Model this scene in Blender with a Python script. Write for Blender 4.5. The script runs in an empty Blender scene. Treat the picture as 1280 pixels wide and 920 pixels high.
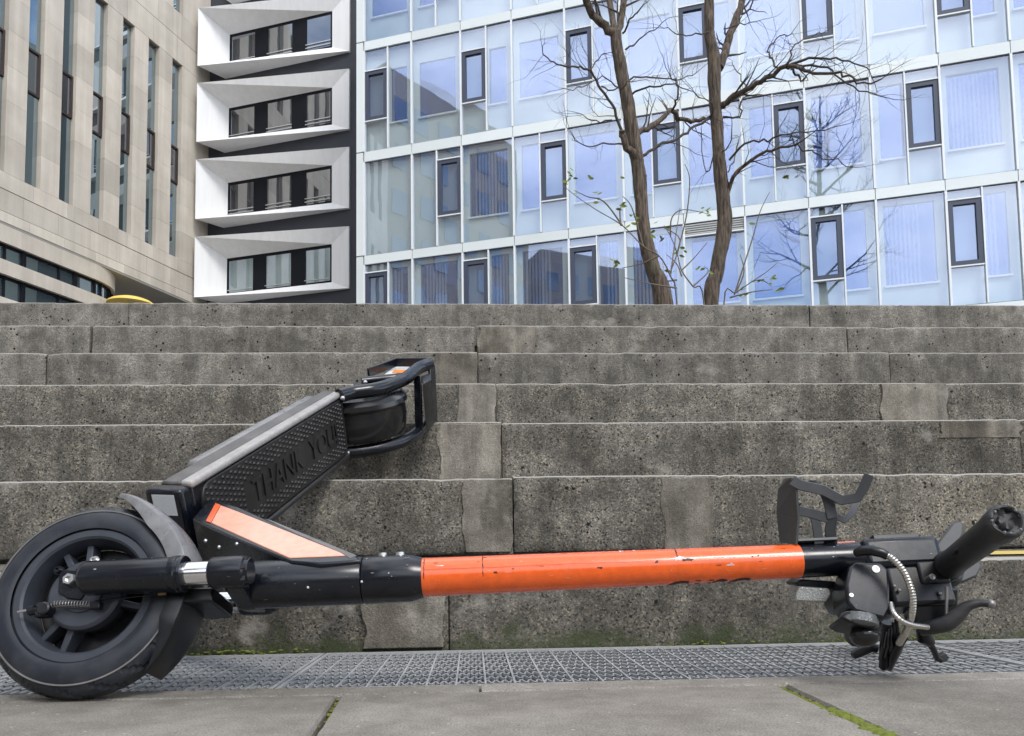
import bpy, bmesh, math, random
from mathutils import Vector, Matrix, noise
V = Vector
sc = bpy.context.scene
COL = sc.collection
R = math.radians

# ------------------------------------------------------------------ camera
F, XP, YH, HC, W0, H0 = 960.0, 640.0, 690.0, 0.18, 1280.0, 920.0
PITCH, ROLL = R(4.0), R(0.8)
YP = YH - F*math.tan(PITCH)
FW = V((0, math.cos(PITCH), math.sin(PITCH)))
_u0 = V((0, -math.sin(PITCH), math.cos(PITCH))); _r0 = V((1, 0, 0))
RT = math.cos(ROLL)*_r0 - math.sin(ROLL)*_u0
UP = math.cos(ROLL)*_u0 + math.sin(ROLL)*_r0
CAM = V((0, 0, HC))
cd = bpy.data.cameras.new('camera'); co = bpy.data.objects.new('camera', cd); COL.objects.link(co)
co.matrix_world = Matrix(((RT.x, UP.x, -FW.x, CAM.x), (RT.y, UP.y, -FW.y, CAM.y), (RT.z, UP.z, -FW.z, CAM.z), (0, 0, 0, 1)))
cd.sensor_fit = 'HORIZONTAL'; cd.sensor_width = 36.0; cd.lens = F/W0*36.0
cd.shift_x = 0.0; cd.shift_y = (YP - H0/2)/W0
cd.clip_start = 0.05; cd.clip_end = 2000
sc.camera = co

def ray(x, y): return (x-XP)/F*RT - (y-YP)/F*UP + FW
def at(x, y, Y):                      # measured image point -> place in the world at depth Y
    d = ray(x, y); return CAM + d*((Y-CAM.y)/d.y)
def on(x, y, P, N):                   # measured image point -> place on a known plane
    d = ray(x, y); return CAM + d*((P-CAM).dot(N)/d.dot(N))

# ------------------------------------------------------------------ sky, sun, exposure
SUN_EL, SUN_AZ = R(48), R(150)        # azimuth clockwise from +Y: from the right, behind the viewer
w = bpy.data.worlds.new('World'); sc.world = w; w.use_nodes = True
nt = w.node_tree; nt.nodes.clear()
def wn(t, **k):
    n = nt.nodes.new(t)
    for a, b in k.items(): setattr(n, a, b)
    return n
sky = wn('ShaderNodeTexSky', sky_type='NISHITA', sun_disc=False, sun_elevation=SUN_EL, sun_rotation=SUN_AZ, air_density=1.0, dust_density=0.6, ozone_density=1.6)
tc = wn('ShaderNodeTexCoord'); mp = wn('ShaderNodeMapping'); mp.inputs['Scale'].default_value = (1.0, 1.0, 2.2)
nz = wn('ShaderNodeTexNoise'); nz.inputs['Scale'].default_value = 1.7; nz.inputs['Detail'].default_value = 7; nz.inputs['Roughness'].default_value = 0.55
rp = wn('ShaderNodeValToRGB'); rp.color_ramp.elements[0].position = 0.40; rp.color_ramp.elements[1].position = 0.62
mx = wn('ShaderNodeMixRGB'); mx.inputs[2].default_value = (11.5, 11.8, 12.4, 1)
bg = wn('ShaderNodeBackground'); bg.inputs['Strength'].default_value = 0.13
wo = wn('ShaderNodeOutputWorld')
for a, b in ((tc.outputs['Generated'], mp.inputs['Vector']), (mp.outputs[0], nz.inputs['Vector']), (nz.outputs['Fac'], rp.inputs['Fac']),
             (rp.outputs['Color'], mx.inputs[0]), (sky.outputs['Color'], mx.inputs[1]), (mx.outputs[0], bg.inputs['Color']), (bg.outputs[0], wo.inputs[0])):
    nt.links.new(a, b)
sd = bpy.data.lights.new('sun', 'SUN'); sd.energy = 1.2; sd.angle = R(18); sd.color = (1.0, 0.96, 0.9)
so = bpy.data.objects.new('sun', sd); COL.objects.link(so)
sdir = V((math.sin(SUN_AZ)*math.cos(SUN_EL), math.cos(SUN_AZ)*math.cos(SUN_EL), math.sin(SUN_EL)))
so.rotation_euler = sdir.to_track_quat('Z', 'Y').to_euler()
sc.view_settings.view_transform = 'Standard'; sc.view_settings.look = 'None'
sc.view_settings.gamma = 1.0; sc.view_settings.use_curve_mapping = False
sc.view_settings.exposure = 0.68
sc.cycles.max_bounces = 5; sc.cycles.diffuse_bounces = 2; sc.cycles.glossy_bounces = 4; sc.cycles.transparent_max_bounces = 10; sc.cycles.transmission_bounces = 4
sc.cycles.caustics_reflective = False; sc.cycles.caustics_refractive = False

# ------------------------------------------------------------------ helpers
random.seed(7)
def tag(o, label=None, cat=None, group=None, kind=None):
    if label: o['label'] = label
    if cat: o['category'] = cat
    if group: o['group'] = group
    if kind: o['kind'] = kind
    return o
def empty(name, loc=(0, 0, 0)):
    o = bpy.data.objects.new(name, None); COL.objects.link(o); o.location = loc; o.empty_display_size = 0.1
    o['_o'] = tuple(loc); return o
def origin(o):
    return V(o['_o']) if o is not None and '_o' in o.keys() else V((0, 0, 0))

class MB:
    def __init__(self): self.v = []; self.f = []
    def add(self, vs, fs):
        b = len(self.v); self.v += [V(p) for p in vs]; self.f += [tuple(i+b for i in q) for q in fs]; return self
    def box(self, c, h, ax=None):
        ax = ax or (V((1, 0, 0)), V((0, 1, 0)), V((0, 0, 1))); c = V(c)
        vs = [c + ax[0]*(h[0]*i) + ax[1]*(h[1]*j) + ax[2]*(h[2]*k) for k in (-1, 1) for j in (-1, 1) for i in (-1, 1)]
        return self.add(vs, [(0, 2, 3, 1), (4, 5, 7, 6), (0, 1, 5, 4), (2, 6, 7, 3), (0, 4, 6, 2), (1, 3, 7, 5)])
    def bxyz(self, x0, x1, y0, y1, z0, z1):
        return self.box(((x0+x1)/2, (y0+y1)/2, (z0+z1)/2), (abs(x1-x0)/2, abs(y1-y0)/2, abs(z1-z0)/2))
    def tube(self, pts, rad, seg=10, cap=True, closed=False):
        pts = [V(p) for p in pts]; n = len(pts)
        if not isinstance(rad, (list, tuple)): rad = [rad]*n
        t0 = (pts[1]-pts[0]).normalized()
        a = V((0, 0, 1)) if abs(t0.z) < 0.9 else V((1, 0, 0))
        u = t0.cross(a).normalized(); b = len(self.v)
        for i, p in enumerate(pts):
            t = (pts[min(i+1, n-1)] - pts[max(i-1, 0)])
            t = t.normalized() if t.length > 1e-9 else t0
            u = (u - t*u.dot(t)); u = u.normalized() if u.length > 1e-6 else t.orthogonal().normalized()
            w_ = t.cross(u)
            for k in range(seg):
                an = 2*math.pi*k/seg; self.v.append(p + (u*math.cos(an) + w_*math.sin(an))*rad[i])
        for i in range(n-1):
            for k in range(seg):
                k2 = (k+1) % seg
                self.f.append((b+i*seg+k, b+i*seg+k2, b+(i+1)*seg+k2, b+(i+1)*seg+k))
        if cap:
            self.f.append(tuple(b+k for k in reversed(range(seg)))); self.f.append(tuple(b+(n-1)*seg+k for k in range(seg)))
        return self
    def lathe(self, c, ax, prof, seg=40, a0=0.0, a1=2*math.pi, ref=None, close=False):
        # prof: (along axis, radius); ref: direction of angle 0
        c = V(c); ax = V(ax).normalized(); u = V(ref) if ref is not None else ax.orthogonal()
        u = (u - ax*u.dot(ax)).normalized(); w_ = ax.cross(u); full = abs(a1-a0-2*math.pi) < 1e-6
        n = seg if full else seg+1; b = len(self.v); m = len(prof)
        for i in range(n):
            an = a0 + (a1-a0)*i/seg; d = u*math.cos(an) + w_*math.sin(an)
            for (x, r) in prof: self.v.append(c + ax*x + d*r)
        for i in range(seg):
            j = (i+1) % n
            for k in range(m if close else m-1):
                k2 = (k+1) % m
                self.f.append((b+i*m+k, b+j*m+k, b+j*m+k2, b+i*m+k2))
        if close and not full:
            self.f.append(tuple(b+k for k in range(m))); self.f.append(tuple(b+(n-1)*m+k for k in reversed(range(m))))
        return self
    def prism(self, poly, d):            # polygon (3D points) extruded by vector d
        poly = [V(p) for p in poly]; d = V(d); n = len(poly)
        fs = [tuple(range(n)), tuple(n+i for i in reversed(range(n)))]
        fs += [(i, n+i, n+(i+1) % n, (i+1) % n) for i in range(n)]
        return self.add(poly + [p+d for p in poly], fs)
    def ball(self, c, r, seg=12, rings=8, ax=None, sc3=(1, 1, 1)):
        ax = ax or (V((1, 0, 0)), V((0, 1, 0)), V((0, 0, 1))); c = V(c); b = len(self.v)
        for i in range(rings+1):
            th = math.pi*i/rings
            for k in range(seg):
                p = 2*math.pi*k/seg
                self.v.append(c + ax[0]*(r*sc3[0]*math.sin(th)*math.cos(p)) + ax[1]*(r*sc3[1]*math.sin(th)*math.sin(p)) + ax[2]*(r*sc3[2]*math.cos(th)))
        for i in range(rings):
            for k in range(seg):
                k2 = (k+1) % seg
                self.f.append((b+i*seg+k, b+(i+1)*seg+k, b+(i+1)*seg+k2, b+i*seg+k2))
        return self
    def build(self, name, mat, parent=None, smooth=None, bevel=0.0, bseg=2, fix=True):
        o0 = origin(parent)
        me = bpy.data.meshes.new(name); me.from_pydata([tuple(p-o0) for p in self.v], [], self.f)
        if fix:
            bm = bmesh.new(); bm.from_mesh(me)
            bmesh.ops.remove_doubles(bm, verts=bm.verts, dist=1e-6)
            bmesh.ops.recalc_face_normals(bm, faces=bm.faces)
            bm.to_mesh(me); bm.free()
        if mat is not None: me.materials.append(mat)
        if smooth is not None:
            me.polygons.foreach_set('use_smooth', [True]*len(me.polygons))
            me.set_sharp_from_angle(angle=R(smooth))
        me.update()
        o = bpy.data.objects.new(name, me); COL.objects.link(o)
        if parent is not None:
            o.parent = parent; o['_o'] = tuple(o0)
        if bevel > 0:
            m = o.modifiers.new('bevel', 'BEVEL'); m.width = bevel; m.segments = bseg; m.limit_method = 'ANGLE'; m.angle_limit = R(35)
            me.polygons.foreach_set('use_smooth', [True]*len(me.polygons)); m.harden_normals = False
            me.set_sharp_from_angle(angle=R(60))
        return o

def text_mesh(s, size, extrude, fn, name, mat, parent, align='CENTER', sub=0):
    cu = bpy.data.curves.new('t', 'FONT'); cu.body = s; cu.size = size; cu.extrude = extrude; cu.align_x = align; cu.align_y = 'CENTER'
    ob = bpy.data.objects.new('t', cu); COL.objects.link(ob)
    bpy.context.view_layer.update()
    me = bpy.data.meshes.new_from_object(ob.evaluated_get(bpy.context.evaluated_depsgraph_get()))
    bpy.data.objects.remove(ob); bpy.data.curves.remove(cu)
    if sub:
        bm = bmesh.new(); bm.from_mesh(me); bmesh.ops.triangulate(bm, faces=bm.faces)
        bmesh.ops.subdivide_edges(bm, edges=[e for e in bm.edges if e.calc_length() > size/8], cuts=sub, use_grid_fill=False)
        bm.to_mesh(me); bm.free()
    m = MB(); m.v = [fn(v.co) for v in me.vertices]; m.f = [tuple(p.vertices) for p in me.polygons]
    bpy.data.meshes.remove(me)
    return m.build(name, mat, parent)

# ------------------------------------------------------------------ materials
MAT = {}
class NB:
    def __init__(self, name):
        self.m = bpy.data.materials.new(name); self.m.use_nodes = True; self.t = self.m.node_tree; self.t.nodes.clear()
        self.out = self.n('ShaderNodeOutputMaterial'); MAT[name] = self.m
        self._c = None
    def n(self, t, **k):
        x = self.t.nodes.new(t)
        for a, b in k.items():
            if a.startswith('i_'): x.inputs[a[2:].replace('_', ' ')].default_value = b
            else: setattr(x, a, b)
        return x
    def l(self, a, b): self.t.links.new(a, b)
    def co(self):
        if self._c is None: self._c = self.n('ShaderNodeTexCoord').outputs['Object']
        return self._c
    def mapped(self, s):
        m = self.n('ShaderNodeMapping'); m.inputs['Scale'].default_value = s; self.l(self.co(), m.inputs[0]); return m.outputs[0]
    def noise(self, scale, detail=4, rough=0.5, vec=None, dist=0.0):
        n = self.n('ShaderNodeTexNoise'); n.inputs['Scale'].default_value = scale; n.inputs['Detail'].default_value = detail
        n.inputs['Roughness'].default_value = rough; n.inputs['Distortion'].default_value = dist
        self.l(vec or self.co(), n.inputs['Vector']); return n.outputs['Fac']
    def vor(self, scale, feature='F1', out='Distance', vec=None, rnd=1.0):
        n = self.n('ShaderNodeTexVoronoi', feature=feature); n.inputs['Scale'].default_value = scale; n.inputs['Randomness'].default_value = rnd
        self.l(vec or self.co(), n.inputs['Vector']); return n.outputs[out]
    def ramp(self, fac, stops, interp='LINEAR'):
        n = self.n('ShaderNodeValToRGB'); r = n.color_ramp; r.interpolation = interp
        while len(r.elements) < len(stops): r.elements.new(0.5)
        for e, (p, c) in zip(r.elements, stops):
            e.position = p; e.color = (c, c, c, 1) if not isinstance(c, (tuple, list)) else (*c, 1)
        self.l(fac, n.inputs['Fac']); return n.outputs['Color']
    def mix(self, a, b, fac, mode='MIX'):
        n = self.n('ShaderNodeMixRGB', blend_type=mode)
        for v, i in ((fac, 0), (a, 1), (b, 2)):
            if isinstance(v, (int, float)): n.inputs[i].default_value = v if i == 0 else (v, v, v, 1)
            elif isinstance(v, (tuple, list)): n.inputs[i].default_value = (*v, 1)
            else: self.l(v, n.inputs[i])
        return n.outputs[0]
    def math(self, op, a, b=None, clamp=False):
        n = self.n('ShaderNodeMath', operation=op, use_clamp=clamp)
        for v, i in ((a, 0), (b, 1)):
            if v is None: continue
            if isinstance(v, (int, float)): n.inputs[i].default_value = v
            else: self.l(v, n.inputs[i])
        return n.outputs[0]
    def bump(self, h, strength=0.3, dist=0.002, prev=None):
        n = self.n('ShaderNodeBump'); n.inputs['Strength'].default_value = strength; n.inputs['Distance'].default_value = dist
        self.l(h, n.inputs['Height'])
        if prev is not None: self.l(prev, n.inputs['Normal'])
        return n.outputs[0]
    def pbr(self, col, rough=0.5, metal=0.0, normal=None, spec=0.5, coat=0.0, coat_r=0.1):
        p = self.n('ShaderNodeBsdfPrincipled')
        for v, k in ((col, 'Base Color'), (rough, 'Roughness'), (metal, 'Metallic'), (spec, 'Specular IOR Level'), (coat, 'Coat Weight'), (coat_r, 'Coat Roughness')):
            if isinstance(v, (int, float)): p.inputs[k].default_value = v
            elif isinstance(v, (tuple, list)): p.inputs[k].default_value = (*v, 1)
            else: self.l(v, p.inputs[k])
        if normal is not None: self.l(normal, p.inputs['Normal'])
        self.l(p.outputs[0], self.out.inputs[0]); return self.m
    def z(self):
        s = self.n('ShaderNodeSeparateXYZ'); self.l(self.co(), s.inputs[0]); return s.outputs[2]
    def rnd(self):
        return self.n('ShaderNodeObjectInfo').outputs['Random']

def mat_concrete(name, agg, pits, dark, light, moss=False, streaky=0.75):
    b = NB(name)
    big = b.noise(3.2, 4, 0.68); mid = b.noise(15, 3, 0.62); fine = b.noise(330, 1, 0.6)
    base = b.mix(dark, light, b.ramp(big, [(0.34, 0), (0.66, 1)]))
    base = b.mix(base, b.ramp(mid, [(0.3, 0.62), (0.72, 1.3)]), 1.0, 'MULTIPLY')
    rn = b.math('MULTIPLY_ADD', b.rnd(), 0.26); rn.node.inputs[2].default_value = 0.87
    base = b.mix(base, rn, 1.0, 'MULTIPLY')
    streak = b.noise(1.0, 3, 0.6, b.mapped((22, 3, 2.4)))
    base = b.mix(base, b.ramp(streak, [(0.38, 0.72), (0.62, 1.14)]), streaky, 'MULTIPLY')
    vn = b.n('ShaderNodeTexVoronoi'); vn.inputs['Scale'].default_value = 290; b.l(b.co(), vn.inputs['Vector'])
    sep = b.n('ShaderNodeSeparateColor'); b.l(vn.outputs['Color'], sep.inputs[0])
    tone = b.ramp(sep.outputs[0], [(0.0, 0.12), (0.08, 0.22), (0.12, 0.65), (0.6, 0.98), (0.84, 1.28), (1.0, (2.1, 1.97, 1.72))])
    amt = b.math('MULTIPLY', b.ramp(mid, [(0.25, 0.45), (0.55, 1.0)]), agg)
    base = b.mix(base, b.mix(base, tone, 1.0, 'MULTIPLY'), amt)
    base = b.mix(base, b.ramp(fine, [(0.3, 0.72), (0.7, 1.28)]), 0.8, 'MULTIPLY')
    lime = b.math('MULTIPLY', b.ramp(b.noise(4.3, 4, 0.7, b.mapped((1, 1, 1.6))), [(0.60, 0.0), (0.68, 1.0)]), b.ramp(mid, [(0.4, 0.1), (0.6, 0.6)]))
    base = b.mix(base, (0.36, 0.34, 0.30), lime)
    vp = b.n('ShaderNodeTexVoronoi'); vp.inputs['Scale'].default_value = 62; b.l(b.co(), vp.inputs['Vector'])
    pc = b.n('ShaderNodeSeparateColor'); b.l(vp.outputs['Color'], pc.inputs[0])
    wob = b.math('ADD', vp.outputs['Distance'], b.math('MULTIPLY', b.math('SUBTRACT', fine, 0.5), 0.35))
    pit = b.math('MULTIPLY', b.math('LESS_THAN', wob, b.math('MULTIPLY', b.math('POWER', pc.outputs[1], 2.0), 0.30)), b.math('GREATER_THAN', pc.outputs[0], 1.0-pits))
    base = b.mix(base, (0.014, 0.012, 0.010), pit)
    if moss:
        zz = b.z(); edge = b.math('ADD', zz, b.math('MULTIPLY', b.math('SUBTRACT', mid, 0.5), 0.16))
        mk = b.ramp(edge, [(0.0, 1.0), (0.035, 0.0)])
        mk = b.math('MULTIPLY', mk, b.ramp(fine, [(0.35, 0.25), (0.62, 0.95)]))
        base = b.mix(base, (0.045, 0.065, 0.02), mk)
    h = b.math('ADD', b.math('MULTIPLY', sep.outputs[1], 0.8*agg), b.math('MULTIPLY', fine, 0.6))
    h = b.math('ADD', b.math('SUBTRACT', h, b.math('MULTIPLY', pit, 1.6)), b.math('MULTIPLY', mid, 1.5))
    nr = b.bump(h, 0.8, 0.0026)
    return b.pbr(base, 0.86, 0, nr, spec=0.3)
mat_concrete('concrete_rough', 0.95, 0.22, (0.13, 0.12, 0.1), (0.235, 0.219, 0.187))
mat_concrete('concrete_mossy', 0.9, 0.22, (0.085, 0.078, 0.064), (0.17, 0.156, 0.13), moss=True)  # darker concrete for the lowest step, with moss at its foot
mat_concrete('concrete_pitted', 0.55, 0.7, (0.15, 0.14, 0.12), (0.245, 0.23, 0.201))
mat_concrete('cement_patch', 0.22, 0.05, (0.15, 0.134, 0.106), (0.32, 0.296, 0.252), streaky=1.0)
b = NB('worn_lit_concrete'); b.pbr(b.mix((0.25, 0.235, 0.205), (0.40, 0.38, 0.34), b.noise(40, 4, 0.7)), 0.85)  # pale tread edge: wear plus the lip's catch-light put into the colour
b = NB('reflector_clear'); b.pbr(b.mix((0.22, 0.23, 0.22), (0.6, 0.62, 0.6), b.vor(500)), 0.2, 0.2, b.bump(b.vor(500), 0.6, 0.001))
b = NB('scuff_dark'); b.pbr((0.16, 0.03, 0.01), 0.6)
b = NB('scuff_pale'); b.pbr((0.85, 0.36, 0.2), 0.6)
b = NB('seam'); b.pbr((0.42, 0.04, 0.005), 0.5)
b = NB('gloss_black'); b.pbr((0.012, 0.012, 0.013), 0.18)
b = NB('rim_paint'); b.pbr(b.mix((0.022, 0.026, 0.034), (0.05, 0.056, 0.07), b.noise(30, 4, 0.6)), 0.45)
b = NB('dull_steel'); b.pbr((0.25, 0.24, 0.23), 0.45, 0.8)
b = NB('raw_rubber'); b.pbr((0.2, 0.2, 0.2), 0.8)
b = NB('sticker_orange_dull'); b.pbr((0.35, 0.24, 0.1), 0.5)
b = NB('throttle_grey'); b.pbr(b.mix((0.03, 0.033, 0.037), (0.06, 0.062, 0.066), b.noise(60, 3)), 0.45)
b = NB('screw_white'); b.pbr((0.75, 0.74, 0.72), 0.35, 0.3)
b = NB('bracket_metal'); b.pbr(b.mix((0.03, 0.032, 0.036), (0.07, 0.072, 0.076), b.noise(50, 5, 0.65)), 0.42)
b = NB('yellow_paint'); b.pbr(b.mix((0.5, 0.36, 0.08), (0.6, 0.45, 0.14), b.noise(60, 4)), 0.8)
b = NB('paving'); base = b.mix((0.195, 0.178, 0.153), (0.29, 0.27, 0.237), b.ramp(b.noise(4.5, 5, 0.7), [(0.35, 0), (0.65, 1)]))
base = b.mix(base, b.ramp(b.noise(420, 2, 0.7), [(0.28, 0.55), (0.72, 1.42)]), 1.0, 'MULTIPLY')
base = b.mix(base, b.ramp(b.noise(22, 6, 0.7), [(0.3, 0.78), (0.7, 1.14)]), 1.0, 'MULTIPLY')
sp = b.n('ShaderNodeSeparateColor'); b.l(b.vor(85, 'F1', 'Color'), sp.inputs[0])
spot = b.math('MULTIPLY', b.math('GREATER_THAN', sp.outputs[0], 0.92), b.math('LESS_THAN', b.vor(85), 0.16))
base = b.mix(base, (0.5, 0.48, 0.44), b.math('MULTIPLY', spot, 0.7))
base = b.mix(base, (0.07, 0.066, 0.06), b.math('MULTIPLY', b.math('GREATER_THAN', b.noise(160, 2, 0.5, b.mapped((1, 1, 1))), 0.715), 0.75))
base = b.mix(base, b.math('MULTIPLY_ADD', b.rnd(), 0.2), 1.0, 'MULTIPLY'); base.node.inputs[2].links[0].from_node.inputs[2].default_value = 0.9
b.pbr(base, 0.85, 0, b.bump(b.noise(420, 4, 0.65), 0.5, 0.0012), spec=0.3)
b = NB('ground'); b.pbr(b.mix((0.13, 0.125, 0.115), (0.2, 0.19, 0.175), b.noise(2, 8, 0.6)), 0.9, 0, b.bump(b.noise(150, 4), 0.5, 0.004))
b = NB('joint_dirt'); b.pbr(b.mix((0.03, 0.028, 0.022), (0.07, 0.065, 0.05), b.noise(90, 4)), 0.95)
b = NB('moss'); b.pbr(b.mix((0.07, 0.09, 0.012), (0.22, 0.25, 0.035), b.noise(300, 4, 0.6)), 0.95, 0, b.bump(b.noise(600, 3), 0.8, 0.002))
b = NB('galvanised'); base = b.mix((0.35, 0.355, 0.355), (0.52, 0.525, 0.525), b.noise(18, 6, 0.6)); base = b.mix(base, (0.2, 0.17, 0.13), b.ramp(b.noise(7, 6, 0.7), [(0.55, 0), (0.75, 0.55)]))
b.pbr(base, 0.5, 0.25, b.bump(b.noise(500, 2), 0.3, 0.0006))
b = NB('drain_dark'); b.pbr(b.mix((0.055, 0.06, 0.068), (0.12, 0.125, 0.13), b.noise(30, 5)), 0.9)

def paint(name, col, rough, grime=0.25, scratch=0.5, coat=0.0, spec=0.5, dust=(0.22, 0.215, 0.205), sc_col=(0.55, 0.54, 0.52)):
    b = NB(name)
    g = b.ramp(b.noise(16, 7, 0.68), [(0.46, 0.0), (0.8, 1.0)])
    base = b.mix(col, dust, b.math('MULTIPLY', g, grime))
    base = b.mix(base, b.ramp(b.noise(70, 5, 0.6), [(0.3, 0.85), (0.7, 1.12)]), 1.0, 'MULTIPLY')
    s1 = b.noise(1.0, 3, 0.7, b.mapped((60, 260, 330)), 0.6)
    sm = b.math('MULTIPLY', b.math('GREATER_THAN', s1, 0.735), scratch)
    base = b.mix(base, sc_col, sm)
    rr = b.math('ADD', b.math('MULTIPLY', g, 0.22), rough, True)
    return b.pbr(base, rr, 0, b.bump(b.noise(190, 3, 0.6), 0.05, 0.0004), coat=coat, spec=spec)
paint('black_paint', (0.0045, 0.006, 0.010), 0.21, 0.05, 0.5, dust=(0.12, 0.12, 0.12))
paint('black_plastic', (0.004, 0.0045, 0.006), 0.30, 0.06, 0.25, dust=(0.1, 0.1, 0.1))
paint('orange_paint', (0.86, 0.118, 0.010), 0.22, 0.10, 0.2, coat=0.6, dust=(0.5, 0.2, 0.1), sc_col=(0.75, 0.5, 0.4))
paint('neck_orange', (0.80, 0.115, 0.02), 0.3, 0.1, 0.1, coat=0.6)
paint('neck_sheen', (0.78, 0.33, 0.20), 0.3, 0.35, 0.1, coat=0.8, dust=(0.72, 0.46, 0.34), sc_col=(0.8, 0.6, 0.5))  # panel's pale sky sheen put into the colour, along with some dust
paint('rubber', (0.014, 0.017, 0.024), 0.36, 0.55, 0.0, dust=(0.065, 0.068, 0.075))
paint('grip_rubber', (0.022, 0.022, 0.024), 0.48, 0.5, 0.0, dust=(0.075, 0.073, 0.072))
paint('fender_plastic', (0.17, 0.168, 0.17), 0.26, 0.6, 0.3, dust=(0.36, 0.35, 0.345))
paint('deck_rubber', (0.016, 0.0155, 0.016), 0.36, 0.5, 0.0, dust=(0.06, 0.055, 0.05))
paint('deck_side', (0.36, 0.345, 0.33), 0.33, 0.6, 0.9, dust=(0.2, 0.19, 0.18), sc_col=(0.6, 0.58, 0.55))
paint('deck_flank', (0.07, 0.067, 0.065), 0.35, 0.7, 0.6, dust=(0.24, 0.225, 0.21))
paint('worn_edge', (0.13, 0.125, 0.12), 0.4, 0.4, 0.4, dust=(0.32, 0.30, 0.28))
b = NB('chrome'); b.pbr((0.82, 0.82, 0.83), b.ramp(b.noise(60, 4), [(0.3, 0.06), (0.8, 0.22)]), 1.0)
b = NB('steel_conduit'); b.pbr(b.mix((0.5, 0.46, 0.4), (0.66, 0.64, 0.6), b.noise(120, 3)), 0.3, 1.0)
b = NB('bolt_steel'); b.pbr((0.6, 0.59, 0.57), 0.3, 1.0)
b = NB('black_print'); b.pbr((0.012, 0.012, 0.012), 0.5)
b = NB('paper_white'); b.pbr(b.mix((0.55, 0.58, 0.6), (0.75, 0.77, 0.78), b.noise(300, 4)), 0.6)
b = NB('sticker_orange'); b.pbr((0.8, 0.25, 0.03), 0.5)
b = NB('lens_plastic'); b.pbr(b.mix((0.06, 0.065, 0.065), (0.22, 0.23, 0.235), b.vor(900)), 0.18, 0.3, b.bump(b.vor(700), 0.6, 0.001))
b = NB('raw_chip'); b.pbr((0.62, 0.6, 0.57), 0.5, 0.2)

b = NB('limestone')
br = b.n('ShaderNodeTexBrick'); br.offset = 0.5
sx = b.n('ShaderNodeSeparateXYZ'); b.l(b.co(), sx.inputs[0])
base = b.mix((0.55, 0.495, 0.42), (0.67, 0.615, 0.535), b.ramp(b.noise(0.9, 7, 0.62), [(0.3, 0), (0.7, 1)]))
base = b.mix(base, b.ramp(b.noise(1.0, 5, 0.6, b.mapped((2.4, 2.4, 0.12))), [(0.35, 0.86), (0.65, 1.07)]), 1.0, 'MULTIPLY')
base = b.mix(base, b.math('MULTIPLY_ADD', b.rnd(), 0.24), 1.0, 'MULTIPLY'); base.node.inputs[2].links[0].from_node.inputs[2].default_value = 0.87
b.t.nodes.remove(br)
b.pbr(base, 0.8, 0, b.bump(b.noise(40, 5), 0.25, 0.004))
b = NB('stone_joint'); b.pbr((0.3, 0.27, 0.23), 0.9)
b = NB('soffit'); b.pbr(b.mix((0.36, 0.34, 0.31), (0.42, 0.4, 0.36), b.noise(1.5, 5)), 0.8)
b = NB('white_render'); b.pbr(b.mix(b.mix((0.84, 0.84, 0.85), (0.88, 0.88, 0.88), b.noise(1.2, 6)), b.ramp(b.noise(1, 5, 0.6, b.mapped((5, 5, 0.4))), [(0.4, 0.93), (0.6, 1.02)]), 0.6, 'MULTIPLY'), 0.6)
b = NB('slate_render'); b.pbr(b.mix((0.032, 0.036, 0.046), (0.05, 0.055, 0.067), b.noise(2, 7, 0.6)), 0.75, 0, b.bump(b.noise(60, 4), 0.3, 0.004))
b = NB('dark_frame'); b.pbr((0.008, 0.009, 0.013), 0.6, spec=0.15)
b = NB('vent_frame'); b.pbr((0.045, 0.056, 0.088), 0.45)
b = NB('brown_frame'); b.pbr((0.045, 0.032, 0.028), 0.45)
b = NB('white_metal'); b.pbr(b.mix((0.74, 0.77, 0.79), (0.82, 0.85, 0.86), b.noise(3, 5)), 0.35)
b = NB('band_white'); b.pbr(b.mix(b.mix((0.68, 0.74, 0.74), (0.80, 0.85, 0.85), b.noise(0.8, 6, 0.6)), b.math('MULTIPLY_ADD', b.rnd(), 0.12), 1.0, 'MULTIPLY'), 0.3)
b.t.nodes['Principled BSDF'].inputs['Base Color'].links[0].from_node.inputs[2].links[0].from_node.inputs[2].default_value = 0.9
b = NB('inner_wall'); b.pbr(b.mix((0.56, 0.645, 0.62), (0.68, 0.745, 0.73), b.noise(0.9, 4, 0.6)), 0.6)
b = NB('blind_fabric'); b.pbr(b.mix((0.74, 0.77, 0.80), (0.86, 0.88, 0.9), b.rnd()), 0.7)
b = NB('curtain'); b.pbr(b.mix((0.55, 0.62, 0.6), (0.68, 0.74, 0.72), b.noise(2, 5)), 0.8)
b = NB('rail_metal'); b.pbr((0.6, 0.62, 0.63), 0.35, 0.6)
b = NB('louvre'); b.pbr((0.42, 0.43, 0.42), 0.5)
b = NB('yellow_fabric'); b.pbr((0.85, 0.62, 0.14), 0.6)
b = NB('brick_far'); b.pbr(b.mix((0.34, 0.30, 0.26), (0.44, 0.39, 0.34), b.noise(0.6, 6)), 0.85)

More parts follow.
